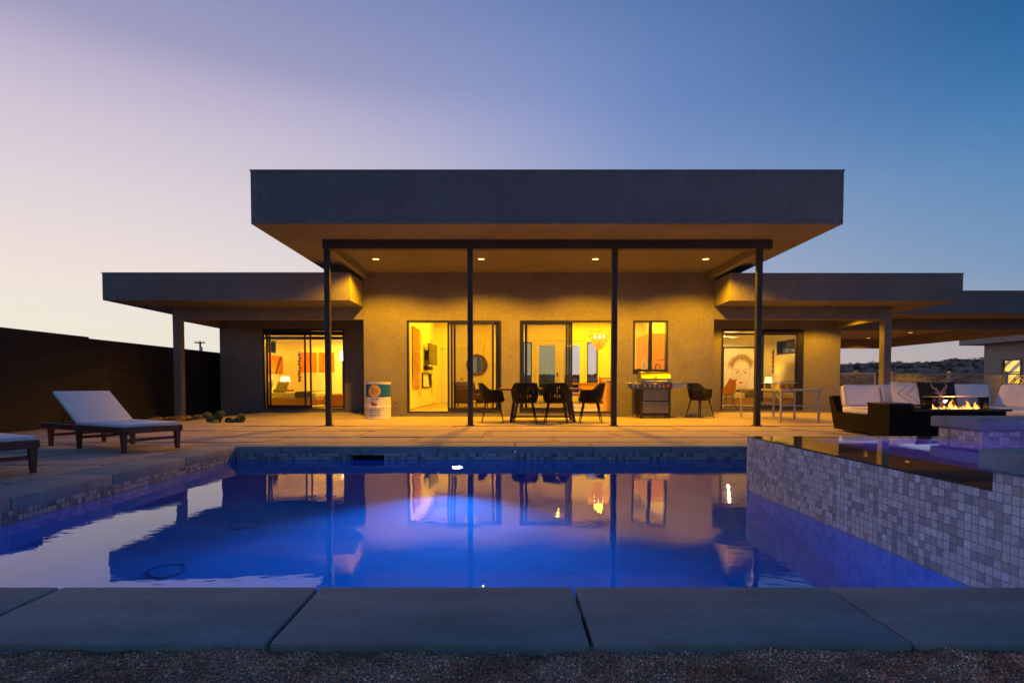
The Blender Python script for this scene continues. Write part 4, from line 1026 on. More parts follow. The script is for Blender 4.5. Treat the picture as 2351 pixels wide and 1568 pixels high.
prof = [(gy - 0.03, 0.815), (gy - 0.04, 0.875), (gy + 0.0, 0.95), (gy + 0.07, 1.05), (gy + 0.15, 1.095), (gy + 0.30, 1.09), (gy + 0.40, 1.03), (gy + 0.44, 0.92), (gy + 0.44, 0.815)]
w.smooth = True; w.prism(prof, lx0 + 0.02, lx1 - 0.02, 'yz'); w.smooth = False
w.prism([(a - 0.004 if a < gy + .2 else a + .004, b + 0.004 if b > .82 else b) for a, b in prof], lx0, lx0 + 0.022, 'yz'); w.prism([(a - 0.004 if a < gy + .2 else a + .004, b + 0.004 if b > .82 else b) for a, b in prof], lx1 - 0.022, lx1, 'yz')
lid = build(w, 'lid', chrome, G)
w = MB(); w.tube([(lx0 + 0.08, gy - 0.085, 0.87), (lx1 - 0.08, gy - 0.085, 0.87)], 0.014, 10); w.tube([(lx0 + 0.10, gy - 0.085, 0.87), (lx0 + 0.10, gy - 0.03, 0.87)], 0.01, 8); w.tube([(lx1 - 0.10, gy - 0.085, 0.87), (lx1 - 0.10, gy - 0.03, 0.87)], 0.01, 8); build(w, 'handle', chrome, lid)
w = MB(); w.lathe([(0.03, gy - 0.02), (0.03, gy - 0.04), (0.001, gy - 0.042)], ((lx0 + lx1) / 2, 0, 0.975), 16, 'y', cap=False); build(w, 'thermometer', steel, lid)
for x in (cx0 + 0.03, cx1 - 0.03):
    for y in (gy + 0.05, gy + 0.42):
        w = MB(); w.lathe([(0.035, x - 0.015), (0.038, x), (0.035, x + 0.015)], (0, y, 0.038), 16, 'x'); build(w, 'caster', plastic_b, G)

# ------------------------------------------------------------------ steel drum
by_, bxc, br_ = 13.55, mx(869, 13.55), 0.287
D = thing('steel_drum', (bxc, by_, 0), 'white and teal steel drum with a yellow disc, by the corner of the house', 'drum')
bh = 0.85
prof = [(br_ - .01, 0.0), (br_ + 0.004, 0.004), (br_ + 0.006, 0.02), (br_ - 0.002, 0.03), (br_ - 0.002, 0.27), (br_ + 0.01, 0.283), (br_ - 0.002, 0.296), (br_ - 0.002, 0.545), (br_ + 0.01, 0.558), (br_ - 0.002, 0.571), (br_ - 0.002, bh - 0.03), (br_ + 0.008, bh - 0.02), (br_ + 0.008, bh), (br_ - 0.012, bh), (br_ - 0.014, bh - 0.02), (0.001, bh - 0.02)]
w = MB(); w.lathe(prof, (bxc, by_, 0), 48, cap=False)
db = build(w, 'drum_body', white_p, D)
def cyl_patch(mb, a0, a1, z0, z1, rr__, n=24):
    vs = []
    for i in range(n + 1):
        a = R(a0 + (a1 - a0) * i / n)
        for z in (z0, z1): vs.append((bxc + rr__ * math.sin(a), by_ - rr__ * math.cos(a), z))
    mb.add(vs, [(2 * i, 2 * i + 2, 2 * i + 3, 2 * i + 1) for i in range(n)])
def cyl_disc(mb, ac, zc, rad, rr__, pts=None):
    ps = pts or [(rad * math.cos(2 * math.pi * i / 40), rad * math.sin(2 * math.pi * i / 40)) for i in range(40)]
    c0 = (bxc + rr__ * math.sin(R(ac)), by_ - rr__ * math.cos(R(ac)), zc)
    vs = [c0]
    for q, z in ps:
        a = R(ac) + q / br_; vs.append((bxc + rr__ * math.sin(a), by_ - rr__ * math.cos(a), zc + z))
    n = len(ps); mb.add(vs, [(0, 1 + i, 1 + (i + 1) % n) for i in range(n)])
w = MB(); w.smooth = True; cyl_patch(w, -180, 180, 0.505, 0.545, br_ + 0.0015, 64); cyl_patch(w, -180, 180, 0.572, 0.795, br_ + 0.0015, 64); cyl_patch(w, -180, 180, 0.544, 0.559, br_ + 0.0095, 64); cyl_patch(w, -180, 180, 0.557, 0.572, br_ + 0.0095, 64)
build(w, 'teal_band', teal_p, db)
AC = -6
w = MB(); w.smooth = True; cyl_disc(w, AC, 0.645, 0.142, br_ + 0.0125); disc = build(w, 'yellow_disc', yellow_p, db)
w = MB()
def words(mb, zc, hgt, widths, rr__, gap=0.012, ac=AC, glyph=0.013):
    tot = sum(widths) + gap * 2 * (len(widths) - 1); q = -tot / 2; rq = random.Random(int(zc * 1000))
    for wd in widths:
        e = q + wd
        while q < e - 0.004:
            g_ = glyph * rq.uniform(0.7, 1.1)
            a0 = ac + math.degrees(q / br_); a1 = ac + math.degrees((q + g_ * 0.7) / br_)
            k = rq.random()
            if k < 0.35:
                cyl_patch(mb, a0, a0 + (a1 - a0) * 0.4, zc - hgt / 2, zc + hgt / 2, rr__, 1); cyl_patch(mb, a0, a1, zc + hgt * 0.25, zc + hgt / 2, rr__ + 0.0003, 1)
            elif k < 0.7:
                cyl_patch(mb, a0, a1, zc - hgt / 2, zc - hgt * 0.2, rr__, 1); cyl_patch(mb, a0 + (a1 - a0) * 0.5, a1, zc - hgt / 2, zc + hgt / 2, rr__ + 0.0003, 1)
            else: cyl_patch(mb, a0, a1, zc - hgt / 2, zc + hgt / 2, rr__, 1)
            q += g_
        q = e + gap * 2
words(w, 0.683, 0.026, [0.15], br_ + 0.014); words(w, 0.622, 0.030, [0.19], br_ + 0.014); words(w, 0.575, 0.018, [0.12], br_ + 0.014)
build(w, 'lettering', teal_p, disc)
w = MB(); words(w, 0.455, 0.022, [0.10, 0.06], br_ + 0.001); words(w, 0.205, 0.034, [0.11, 0.12], br_ + 0.001, glyph=0.017); words(w, 0.150, 0.026, [0.07, 0.16], br_ + 0.001); words(w, 0.092, 0.026, [0.15, 0.06], br_ + 0.001)
build(w, 'lettering', ink, db)
w = MB(); cyl_disc(w, AC, 0.345, 0.1, br_ + 0.0115, [(-0.085, 0.055), (-0.03, 0.035), (0.06, 0.0), (0.07, -0.02), (0.04, -0.035), (-0.02, -0.04), (-0.07, -0.03), (-0.08, 0.01)]); build(w, 'red_mark', red_p, db)

# ------------------------------------------------------------------ table tennis table with net
tt = thing('folding_table', (6.15, 13.1, 0), 'folding games table on pale metal legs, seen end on, right of the last post', 'table')
ax0, ax1 = mx(1791, 12.1), mx(1887, 12.1)
w = MB(); w.rbox(ax0, ax1, 12.06, 14.26, 0.665, 0.69, 0.006, 1); build(w, 'tabletop', M('blue_grey_laminate', (0.23, 0.26, 0.34), 0.35), tt)
w = MB(); w.box(ax0, ax1, 12.045, 12.06, 0.655, 0.695); w.box(ax0, ax1, 14.26, 14.275, 0.655, 0.695); w.box(ax0 - .012, ax0, 12.045, 14.275, 0.655, 0.695); w.box(ax1, ax1 + .012, 12.045, 14.275, 0.655, 0.695); build(w, 'edge_trim', alu, tt)
for yy in (12.12, 13.14, 14.18):
    for xx in (ax0 + 0.03, ax1 - 0.05):
        w = MB(); w.rbox(xx - 0.018, xx + 0.018, yy - 0.018, yy + 0.018, 0.0, 0.655, 0.004, 1); build(w, 'leg', alu, tt)
    w = MB(); w.box(ax0 + 0.049, ax1 - 0.069, yy - 0.012, yy + 0.012, 0.335, 0.362); build(w, 'crossbar', alu, tt)
for yy, d_ in ((12.14, 1), (14.16, -1)):
    w = MB()
    for xx in (ax0 + 0.03, ax1 - 0.05): w.tube([(xx, yy, 0.45), (xx, yy + d_ * 0.28, 0.655)], 0.008, 5)
    w.tube([(ax0 + 0.05, yy, 0.66), (ax0 + 0.17, yy, 0.60), (ax0 + 0.25, yy, 0.655)], 0.007, 5); w.tube([(ax1 - 0.07, yy, 0.50), (ax1 - 0.22, yy, 0.655)], 0.007, 5)
    build(w, 'brace', alu, tt)
nt_ = thing('table_net', (6.15, 13.16, 0.69), 'low net clamped across the middle of the folding games table', 'net')
w = MB(); w.box(ax0, ax1, 13.158, 13.162, 0.70, 0.815); build(w, 'mesh', net_m, nt_)
w = MB(); w.box(ax0, ax1, 13.155, 13.165, 0.815, 0.828); build(w, 'top_band', alu, nt_)
for xx in (ax0 - .012, ax1 + .012):
    w = MB(); w.box(xx - 0.012, xx + 0.012, 13.145, 13.175, 0.62, 0.83); build(w, 'clamp_post', steel, nt_)
pd = thing('table_paddle', (6.0, 12.6, 0.69), 'red table tennis bat lying on the folding games table', 'bat')
w = MB(); w.lathe([(0.075, 0.693), (0.078, 0.699), (0.075, 0.705), (0.001, 0.705)], (6.02, 12.55, 0), 24); build(w, 'blade', red_p, pd)
w = MB(); w.rbox(6.09, 6.20, 12.535, 12.565, 0.691, 0.711, 0.006, 1); build(w, 'grip', wood_mid, pd)

# ------------------------------------------------------------------ fire table
ft = thing('fire_table', (6.3, 8.2, 0), 'dark rattan fire table with burning gas flames behind a glass guard', 'fire table')
fx0, fx1, fy0, fy1, fz = mx(2098, 7.95), mx(2326, 7.95), 7.95, 8.55, 0.455
w = MB(); w.box(fx0 + 0.015, fx1 - 0.06, fy0 + 0.03, fy1 - 0.03, 0.02, fz - 0.03); build(w, 'body', wicker2, ft)
w = MB(); w.wall('x', fx0, fx1, 0, 0, 0, 0) if False else None
gx0_, gx1_, gy0_, gy1_ = mx(2146, 8.0), mx(2277, 8.0), 8.04, 8.24
for (a, b, c, d) in ((fx0, gx0_ + .03, fy0, fy1), (gx1_ - .03, fx1, fy0, fy1), (gx0_ + .03, gx1_ - .03, fy0, gy0_ + .03), (gx0_ + .03, gx1_ - .03, gy1_ - .03, fy1)):
    w.box(a, b, c, d, fz - 0.03, fz)
build(w, 'tabletop', M('dark_table_top', (0.035, 0.024, 0.02), 0.3), ft)
w = MB(); w.box(gx0_ + .03, gx1_ - .03, gy0_ + .03, gy1_ - .03, fz - 0.032, fz - 0.02)
for _ in range(90):
    m0 = w.mark(); s0 = random.uniform(0.010, 0.02); w.rbox(-s0, s0, -s0, s0, -s0 * .7, s0 * .7, s0 * .4, 1)
    w.xf(Matrix.Translation((random.uniform(gx0_ + .05, gx1_ - .05), random.uniform(gy0_ + .05, gy1_ - .05), fz - 0.012)) @ Matrix.Rotation(random.uniform(0, 6), 4, Vector((random.random(), random.random(), random.random() + .1)).normalized()), m0)
build(w, 'lava_rocks', lava, ft)
w = MB()
for (a, b, c, d) in ((gx0_, gx1_, gy0_, gy0_ + .006), (gx0_, gx1_, gy1_ - .006, gy1_), (gx0_, gx0_ + .006, gy0_ + .007, gy1_ - .007), (gx1_ - .006, gx1_, gy0_ + .007, gy1_ - .007)): w.box(a, b, c, d, fz + 0.001, fz + 0.165)
gd = build(w, 'glass_guard', guard, ft)
w = MB()
for (a, b, c, d) in ((gx0_, gx1_, gy0_ - .002, gy0_ + .008), (gx0_, gx1_, gy1_ - .008, gy1_ + .002), (gx0_ - .002, gx0_ + .008, gy0_ + .009, gy1_ - .009), (gx1_ - .008, gx1_ + .002, gy0_ + .009, gy1_ - .009)): w.box(a, b, c, d, fz + 0.165, fz + 0.172)
build(w, 'glass_edge', M('polished_edge', (0.5, 0.42, 0.3), 0.2), gd)
# flames: tapered curling tongues, hotter at the base
m_ = bpy.data.materials.new('gas_flame'); m_.use_nodes = True; nt = m_.node_tree; nt.nodes.clear()
o_ = N(nt, 'ShaderNodeOutputMaterial'); e_ = N(nt, 'ShaderNodeEmission'); geo = N(nt, 'ShaderNodeNewGeometry'); sx = N(nt, 'ShaderNodeSeparateXYZ')
nt.links.new(geo.outputs['Position'], sx.inputs[0]); r_ = N(nt, 'ShaderNodeMapRange'); nt.links.new(sx.outputs[2], r_.inputs[0]); r_.inputs[1].default_value = fz; r_.inputs[2].default_value = fz + 0.15
cr = N(nt, 'ShaderNodeValToRGB'); el = cr.color_ramp.elements; el[0].color = (1, 0.50, 0.10, 1); el[1].color = (0.9, 0.14, 0.006, 1); k = el.new(0.4); k.color = (1, 0.36, 0.04, 1)
nt.links.new(r_.outputs[0], cr.inputs[0]); nt.links.new(cr.outputs[0], e_.inputs[0]); e_.inputs[1].default_value = 3.2
lw = N(nt, 'ShaderNodeLayerWeight'); lw.inputs[0].default_value = 0.35
tr = N(nt, 'ShaderNodeBsdfTransparent'); mi = N(nt, 'ShaderNodeMixShader'); nt.links.new(lw.outputs['Facing'], mi.inputs[0]); nt.links.new(e_.outputs[0], mi.inputs[1]); nt.links.new(tr.outputs[0], mi.inputs[2]); nt.links.new(mi.outputs[0], o_.inputs[0])
flame = m_
rf = random.Random(21)
heights = [(0.05, 0.02), (0.12, 0.022), (0.19, 0.02), (0.26, 0.024), (0.32, 0.02), (0.39, 0.03), (0.45, 0.022), (0.55, 0.024), (0.60, 0.02), (0.66, 0.03), (0.74, 0.02), (0.79, 0.03), (0.84, 0.02), (0.89, 0.022), (0.03, 0.10), (0.09, 0.035), (0.16, 0.05), (0.22, 0.03), (0.29, 0.06), (0.35, 0.04), (0.42, 0.135), (0.47, 0.05), (0.52, 0.085), (0.57, 0.045), (0.63, 0.04), (0.68, 0.07), (0.715, 0.15), (0.76, 0.055), (0.81, 0.035), (0.86, 0.04), (0.91, 0.075), (0.955, 0.13), (0.70, 0.05), (0.78, 0.07), (0.83, 0.045), (0.88, 0.06), (0.93, 0.05), (0.98, 0.06), (0.02, 0.05)]
for (q, hh) in heights:
    for rep in range(2):
        w = MB(); x = gx0_ + 0.04 + (gx1_ - gx0_ - 0.08) * q + rf.uniform(-.015, .015); y = rf.uniform(gy0_ + 0.05, gy1_ - 0.06); h_ = hh * rf.uniform(0.75, 1.1) * (1 if rep == 0 else 0.55)
        pts = []; rs = []
        for k in range(9):
            t = k / 8; pts.append((x + math.sin(t * 3.6 + q * 9) * 0.014 * t * (1 + h_ * 8), y + math.cos(t * 3 + q * 5) * 0.008 * t, fz - 0.012 + h_ * t)); rs.append(max(0.001, (0.008 + 0.13 * h_) * math.sin(math.pi * (0.22 + 0.78 * t)) ** 1.0 * (1 - t * 0.35)))
        w.tube(pts, rs, 10); build(w, 'flame', flame, ft)
lamp('fire_light', 'POINT', ((gx0_ + gx1_) / 2, 8.15, fz + 0.10), 26, (1.0, 0.40, 0.10), ft, shadow_soft_size=0.02)
# tank box beside it
tk = thing('side_table', (5.42, 8.2, 0), 'dark rattan box table to the left of the fire table', 'side table')
kx0, kx1 = mx(2044, 7.9), mx(2097, 7.9)
w = MB(); w.box(kx0 + .008, kx1 - .008, 7.92, 8.40, 0.02, 0.515); build(w, 'body', wicker2, tk)
w = MB(); w.rbox(kx0, kx1, 7.90, 8.42, 0.515, 0.54, 0.006, 1); build(w, 'tabletop', MATS['dark_table_top'], tk)
cb_ = thing('control_box', (5.72, 8.12, fz), 'small black tray lying at the left end of the fire table', 'tray')
w = MB(); w.box(mx(2104, 8.0), mx(2141, 8.0), 8.05, 8.3, fz + 0.001, fz + 0.012)
for (a, b, c, d) in ((2104, 2141, 8.05, 8.06), (2104, 2141, 8.29, 8.30), (2104, 2105.2, 8.061, 8.289), (2139.8, 2141, 8.061, 8.289)): w.box(mx(a, 8.0), mx(b, 8.0), c, d, fz + 0.012, fz + 0.055)
build(w, 'tray', plastic_b, cb_)
w = MB(); w.box(mx(2106, 8.0), mx(2120, 8.0), 8.046, 8.0495, fz + 0.018, fz + 0.040); build(w, 'plate', M('brass_plate', (0.6, 0.32, 0.1), 0.25, 0.9), cb_)

# ------------------------------------------------------------------ sofa
so = thing('sectional_sofa', (6.9, 9.5, 0), 'large dark wicker corner sofa with cream cushions behind the fire table', 'sofa')
w = MB()
w.prism([(8.96, 0.035), (10.02, 0.035), (10.20, 0.58), (10.10, 0.60), (9.92, 0.32), (8.92, 0.31)], 5.66, 8.34, 'yz')
build(w, 'seat_base', wicker, so)
w = MB()
w.box(7.30, 8.35, 7.2, 8.92, 0.035, 0.30); w.prism([(8.352, 0.035), (8.47, 0.035), (8.58, 0.60), (8.48, 0.60)], 7.2, 9.90, 'xz'); build(w, 'wing_base', wicker, so)
for (x, y) in ((5.72, 9.02), (6.9, 9.02), (5.80, 9.95), (7.4, 7.3), (8.3, 7.3)):
    w = MB(); w.lathe([(0.02, 0), (0.025, 0.036)], (x, y, 0), 10); build(w, 'foot', alu, so)
piping_m = M('cushion_piping', (0.50, 0.46, 0.48), 0.9)
cxs = [5.69, 6.31, 6.93, 7.55, 8.17]
for a, c in zip(cxs[:-1], cxs[1:]):
    w = MB(); w.rbox(a + .004, c - .004, 8.93, 9.86, 0.315, 0.425, 0.035, 3, puff=0.012); sc_ = build(w, 'seat_cushion', cush, so)
    w = MB(); w.tube([(a + .006, 9.6, .412), (a + .006, 8.95, .412), (a + .03, 8.934, .412), (c - .03, 8.934, .412), (c - .006, 8.95, .412), (c - .006, 9.6, .412)], 0.006, 6); build(w, 'piping', piping_m, sc_)
for i, (a, c) in enumerate(zip(cxs[:-1], cxs[1:])):
    w = MB(); m0 = w.mark(); w.rbox(a + 0.01, c - 0.004, -0.07, 0.07, 0, 0.375 + 0.012 * (i % 2), 0.045, 4, puff=0.03)
    MX = Matrix.Translation((0, 9.80, 0.42)) @ Matrix.Rotation(R(-14), 4, 'X'); w.xf(MX, m0); bc = build(w, 'back_cushion', cush, so)
    H_ = 0.375 + 0.012 * (i % 2)
    w = MB()
    for yy in (-0.062, 0.062): w.tube([(a + .03, yy, .012), (c - .024, yy, .012), (c - .008, yy, .03), (c - .008, yy, H_ - .03), (c - .024, yy, H_ - .010), (a + .03, yy, H_ - .010), (a + .014, yy, H_ - .03), (a + .014, yy, .03)], 0.006, 6, closed=True)
    w.xf(MX); build(w, 'piping', piping_m, bc)
for a, c in ((7.25, 8.07), (8.07, 8.91)):
    w = MB(); w.rbox(7.28, 8.30, a + .004, c - .004, 0.302, 0.415, 0.035, 3, puff=0.012); build(w, 'seat_cushion', cush, so)
for a, c in ((7.25, 8.06), (8.06, 8.9), (8.9, 9.70)):
    w = MB(); m0 = w.mark(); w.rbox(-0.07, 0.07, a + 0.01, c - 0.004, 0, 0.40, 0.045, 4, puff=0.03)
    w.xf(Matrix.Translation((8.18, 0, 0.41)) @ Matrix.Rotation(R(20), 4, 'Y'), m0); build(w, 'back_cushion', cush, so)

def pillow(name, loc, w_, h_, th, tilt, yaw, mat, label, roll=0):
    t = thing(name, loc, label, 'pillow', worldspace=False); t.rotation_euler = (tilt, roll, yaw)
    b = MB(); b.smooth = True; n = 18
    def P(i, j, sg):
        uu, vv = -1 + 2 * i / n, -1 + 2 * j / n
        th_ = th * (max(0, (1 - uu ** 4)) * max(0, (1 - vv ** 4))) ** 0.55
        cx_ = uu * w_ / 2 * (1 - 0.055 * (1 - vv * vv)); cz_ = vv * h_ / 2 * (1 - 0.075 * (1 - uu * uu))
        return (cx_, sg * th_ / 2, cz_ + h_ / 2)
    for sg in (-1, 1):
        vs = [P(i, j, sg) for j in range(n + 1) for i in range(n + 1)]
        b.add(vs, [(j * (n + 1) + i, j * (n + 1) + i + 1, (j + 1) * (n + 1) + i + 1, (j + 1) * (n + 1) + i) for j in range(n) for i in range(n)])
    bm_o = build(b, 'cover', mat, t)
    def front(uu, vv, off=0.003):   # point on the front face, uu vv in -1..1
        th_ = th * (max(0, (1 - uu ** 4)) * max(0, (1 - vv ** 4))) ** 0.55
        return (uu * w_ / 2 * (1 - 0.055 * (1 - vv * vv)), -th_ / 2 - off, vv * h_ / 2 * (1 - 0.075 * (1 - uu * uu)) + h_ / 2)
    return t, bm_o, front
def stroke(mb, front, pts, wid, off=0.003, aspect=1.0, sub=6):
    P = []
    for (a, b), (c, d) in zip(pts[:-1], pts[1:]):
        for k in range(sub): P.append((a + (c - a) * k / sub, b + (d - b) * k / sub))
    P.append(pts[-1]); n = len(P); vs = []
    ws = wid if isinstance(wid, (list, tuple)) else None
    for i, (a, b) in enumerate(P):
        p0 = P[max(0, i - 1)]; p1 = P[min(n - 1, i + 1)]
        dx, dy = (p1[0] - p0[0]) * aspect, p1[1] - p0[1]; L_ = math.hypot(dx, dy) or 1
        wv_ = (ws[0] + (ws[1] - ws[0]) * i / (n - 1)) if ws else wid
        nx_, ny_ = -dy / L_ * wv_ / aspect, dx / L_ * wv_
        vs += [front(a + nx_, b + ny_, off), front(a - nx_, b - ny_, off)]
    mb.add(vs, [(2 * i, 2 * i + 2, 2 * i + 3, 2 * i + 1) for i in range(n - 1)])
pA, pAc, fr = pillow('throw_pillow', (6.56, 9.50, 0.415), 0.47, 0.44, 0.15, R(-16), R(2), pillow_w, 'white woven pillow with dotted black zigzag lines, on the cream sofa', roll=R(3))
w = MB()
for base in (-0.62, 0.02):
    for seg in (((base + 0.25, 0.62), (base - 0.1, 0.25)), ((base - 0.1, 0.25), (base - 0.45, -0.05)), ((base - 0.45, -0.05), (base - 0.02, -0.38)), ((base - 0.02, -0.38), (base + 0.42, -0.72))):
        (a, b), (c, d) = seg
        for k in range(6):
            t = (k + .5) / 6; uu, vv = a + (c - a) * t + 0.25, b + (d - b) * t
            stroke(w, fr, [(uu - 0.03, vv + 0.012), (uu + 0.03, vv - 0.012)], 0.022, 0.004, sub=1)
build(w, 'zigzag_print', ink, pAc)
pB, pBc, fr = pillow('throw_pillow', (7.06, 9.46, 0.415), 0.62, 0.44, 0.15, R(-15), R(-2), pillow_b, 'black pillow with a pale stag head print, behind the fire table')
w = MB(); asp = 1.4
# head and neck
vsx = [(-0.045, 0.02), (-0.10, 0.10), (-0.03, 0.16), (0.03, 0.16), (0.10, 0.10), (0.045, 0.02)]
def poly(mb, pts, off=0.004):
    cx_ = sum(p_[0] for p_ in pts) / len(pts); cy_ = sum(p_[1] for p_ in pts) / len(pts); n = len(pts)
    fine = []
    for i in range(n):
        a, b = pts[i], pts[(i + 1) % n]
        for k in range(4): fine.append((a[0] + (b[0] - a[0]) * k / 4, a[1] + (b[1] - a[1]) * k / 4))
    n = len(fine); mid = [((a + cx_) / 2, (b + cy_) / 2) for a, b in fine]
    vs = [fr(cx_, cy_, off)] + [fr(a, b, off) for a, b in mid] + [fr(a, b, off) for a, b in fine]
    mb.add(vs, [(0, 1 + i, 1 + (i + 1) % n) for i in range(n)] + [(1 + i, 1 + n + i, 1 + n + (i + 1) % n, 1 + (i + 1) % n) for i in range(n)])
poly(w, [(-0.11, 0.06), (-0.06, 0.10), (0.06, 0.10), (0.11, 0.06), (0.10, -0.15), (0.15, -0.45), (0.22, -0.80), (-0.22, -0.80), (-0.15, -0.45), (-0.10, -0.15)])
poly(w, [(-0.09, 0.05), (-0.30, 0.13), (-0.34, 0.08), (-0.22, -0.03), (-0.10, -0.04)]); poly(w, [(0.09, 0.05), (0.10, -0.04), (0.22, -0.03), (0.34, 0.08), (0.30, 0.13)])
for sg in (-1, 1):
    stroke(w, fr, [(sg * 0.05, 0.08), (sg * 0.12, 0.24), (sg * 0.26, 0.34), (sg * 0.38, 0.48), (sg * 0.42, 0.66), (sg * 0.36, 0.84)], [0.055, 0.03], 0.0045, asp)
    stroke(w, fr, [(sg * 0.17, 0.28), (sg * 0.19, 0.42), (sg * 0.16, 0.54)], [0.035, 0.015], 0.005, asp)
    stroke(w, fr, [(sg * 0.30, 0.38), (sg * 0.26, 0.52), (sg * 0.27, 0.62)], [0.035, 0.015], 0.0055, asp)
    stroke(w, fr, [(sg * 0.40, 0.55), (sg * 0.34, 0.66), (sg * 0.33, 0.74)], [0.03, 0.015], 0.006, asp)
    stroke(w, fr, [(sg * 0.09, 0.16), (sg * 0.20, 0.17), (sg * 0.27, 0.23)], [0.03, 0.012], 0.0065, asp)
build(w, 'stag_print', tan_print, pBc)

# ------------------------------------------------------------------ plants by the left porch
C_ = thing('prickly_pear', (-6.0, 12.1, -0.04), 'small prickly pear cactus low on the gravel before the left wing', 'cactus')
cx_, cy_ = mx(503, 12.1), 12.1
pads = [(-0.13, 0, -0.03, .10, .13, -14, 10), (-0.02, -.02, 0.0, .10, .14, 5, -25), (-0.20, 0.02, 0.13, .085, .11, -24, 30), (-0.01, 0, 0.13, .09, .12, 8, 15), (0.10, 0.05, -0.02, .12, .12, 42, -20), (0.24, 0.0, 0.0, .12, .12, 60, 25), (0.35, 0.03, 0.02, .10, .13, 35, -10), (0.42, 0.0, 0.10, .08, .10, 15, 30), (0.05, -.1, -0.02, .10, .10, -50, 60)]
for (dx, dy, dz, wx, hz, ang, yaw) in pads:
    w = MB(); w.smooth = True; m0 = w.mark(); n, m2 = 16, 8; vs = [(0, 0, 0)]
    for j in range(1, m2):
        ph = math.pi * j / m2
        for i in range(n):
            a = 2 * math.pi * i / n; wy = 0.75 + 0.25 * (1 - math.cos(ph)) / 2 * 1.4
            vs.append((wx * math.sin(ph) * math.cos(a) * wy, 0.018 * math.sin(ph) * math.sin(a), hz * (1 - math.cos(ph))))
    vs.append((0, 0, 2 * hz)); L_ = len(vs) - 1
    fs = [(0, 1 + (i + 1) % n, 1 + i) for i in range(n)] + [(L_, L_ - n + i, L_ - n + (i + 1) % n) for i in range(n)]
    for j in range(m2 - 2):
        for i in range(n): fs.append((1 + j * n + i, 1 + j * n + (i + 1) % n, 1 + (j + 1) * n + (i + 1) % n, 1 + (j + 1) * n + i))
    w.add(vs, fs)
    w.smooth = False
    for _ in range(26):
        a = random.uniform(0, 6.28); q = random.random() ** .5 * .85; px, pz = wx * q * math.cos(a), hz + hz * q * math.sin(a)
        sg = random.choice((-1, 1)); w.tube([(px, sg * 0.012, pz), (px + random.uniform(-.01, .01), sg * 0.035, pz + 0.01)], [0.002, 0.0005], 3, cap=False)
    w.xf(Matrix.Translation((cx_ + dx, cy_ + dy, -0.04 + dz * .8)) @ Matrix.Diagonal((1.1, 1.0, 0.78, 1)) @ Matrix.Rotation(R(yaw), 4, 'Z') @ Matrix.Rotation(R(ang), 4, 'Y'), m0)
    build(w, 'pad', cactus_m, C_)
def tuft(x, y, z, n, h_, w_, lab, mat=dry_grass):
    mb = MB()
    for _ in range(n):
        a = random.uniform(0, 6.28); q = random.random(); bx, by2 = x + w_ * .3 * math.cos(a), y + w_ * .3 * math.sin(a)
        tx, ty = x + w_ * math.cos(a) * (0.4 + q), y + w_ * math.sin(a) * (0.4 + q); hh = h_ * random.uniform(.4, 1)
        mb.add([(bx - .006, by2, z), (bx + .006, by2, z), ((bx + tx) / 2, (by2 + ty) / 2, z + hh * .8), (tx, ty, z + hh)], [(0, 1, 2), (1, 3, 2)])
    o = build(mb, 'grass_tuft', mat, recalc=False); tag(o, lab, 'grass tuft'); return o
tuft(mx(440, 13.4), 13.4, -.045, 160, 0.14, 0.20, 'dry yellow grass tuft at the foot of the left grey column, on its right')
tuft(mx(378, 13.2), 13.2, -.045, 140, 0.12, 0.25, 'dry low grass tuft on the wall side of the left grey column')
o = stones('gravel_edge', 9000, (-8.7, -7.2), (9.5, 13.5), -0.045, 0.006, 0.02, M('red_gravel', (0.30, 0.17, 0.12), 0.9, var=.3, vscale=20)); tag(o, 'reddish gravel round the left grey column and cactus', 'gravel', kind='stuff')

# ------------------------------------------------------------------ living room
def floor_obj(mb, name, mat, label, cat, parts=None): 
    o = build(mb, name, mat); tag(o, label, cat); return o
w = MB(); w.smooth = False
hgY0, hgY1 = 2.65 * F / (CX - 945.5), 2.65 * F / (CX - 960.5)
hw = thing('wall_hanging', (-2.64, 16.6, 1.5), 'long woven yellow wall hanging on the left wall of the living room', 'wall hanging')
for k in range(26):
    yy = hgY0 + (hgY1 - hgY0) * (k + .5) / 26; q = MB() if False else w
    w.tube([(-2.615 - .008 * (k % 2), yy, 2.36), (-2.60 - .01 * (k % 3), yy + .004, 1.5), (-2.615, yy - .005, 0.62 + 0.16 * abs(math.sin(k * 1.3)))], 0.021, 5)
build(w, 'woven_cords', macrame, hw)
w = MB(); w.tube([(-2.61, hgY0 - .08, 2.38), (-2.61, hgY1 + .08, 2.38)], 0.018, 8); build(w, 'rod', wood_mid, hw)
TV = thing('television', (-2.5, 19.0, 1.7), 'flat dark television on an arm on the living room wall', 'television')
w = MB(); m0 = w.mark(); w.rbox(-0.02, 0.02, -0.62, 0.62, 1.42, 2.10, 0.008, 1); w.xf(Matrix.Translation((-2.43, 18.9, 0)) @ Matrix.Rotation(R(-5), 4, 'Z'), m0); tvb = build(w, 'screen', tv_m, TV)
w = MB(); w.box(-2.64, -2.45, 18.75, 19.05, 1.6, 1.9); build(w, 'bracket', steel, TV)
sb = MB(); sb.rbox(-2.645, -2.50, 18.3, 19.5, 1.27, 1.38, 0.02, 2); o = build(sb, 'sound_bar', plastic_b); tag(o, 'dark sound bar on the wall below the television', 'speaker')
fpl = thing('wall_fireplace', (-2.62, 18.6, 0.9), 'black framed fireplace box low on the living room wall under the television', 'fireplace')
w = MB(); ya, yb = 17.9, 19.9
w.box(-2.649, -2.60, ya, yb, 1.13, 1.17); w.box(-2.649, -2.60, yb - .05, yb, 0.72, 1.13); w.box(-2.649, -2.60, ya, yb, 0.68, 0.72); w.box(-2.649, -2.60, ya, ya + .04, 0.72, 1.13); build(w, 'frame', steel, fpl)
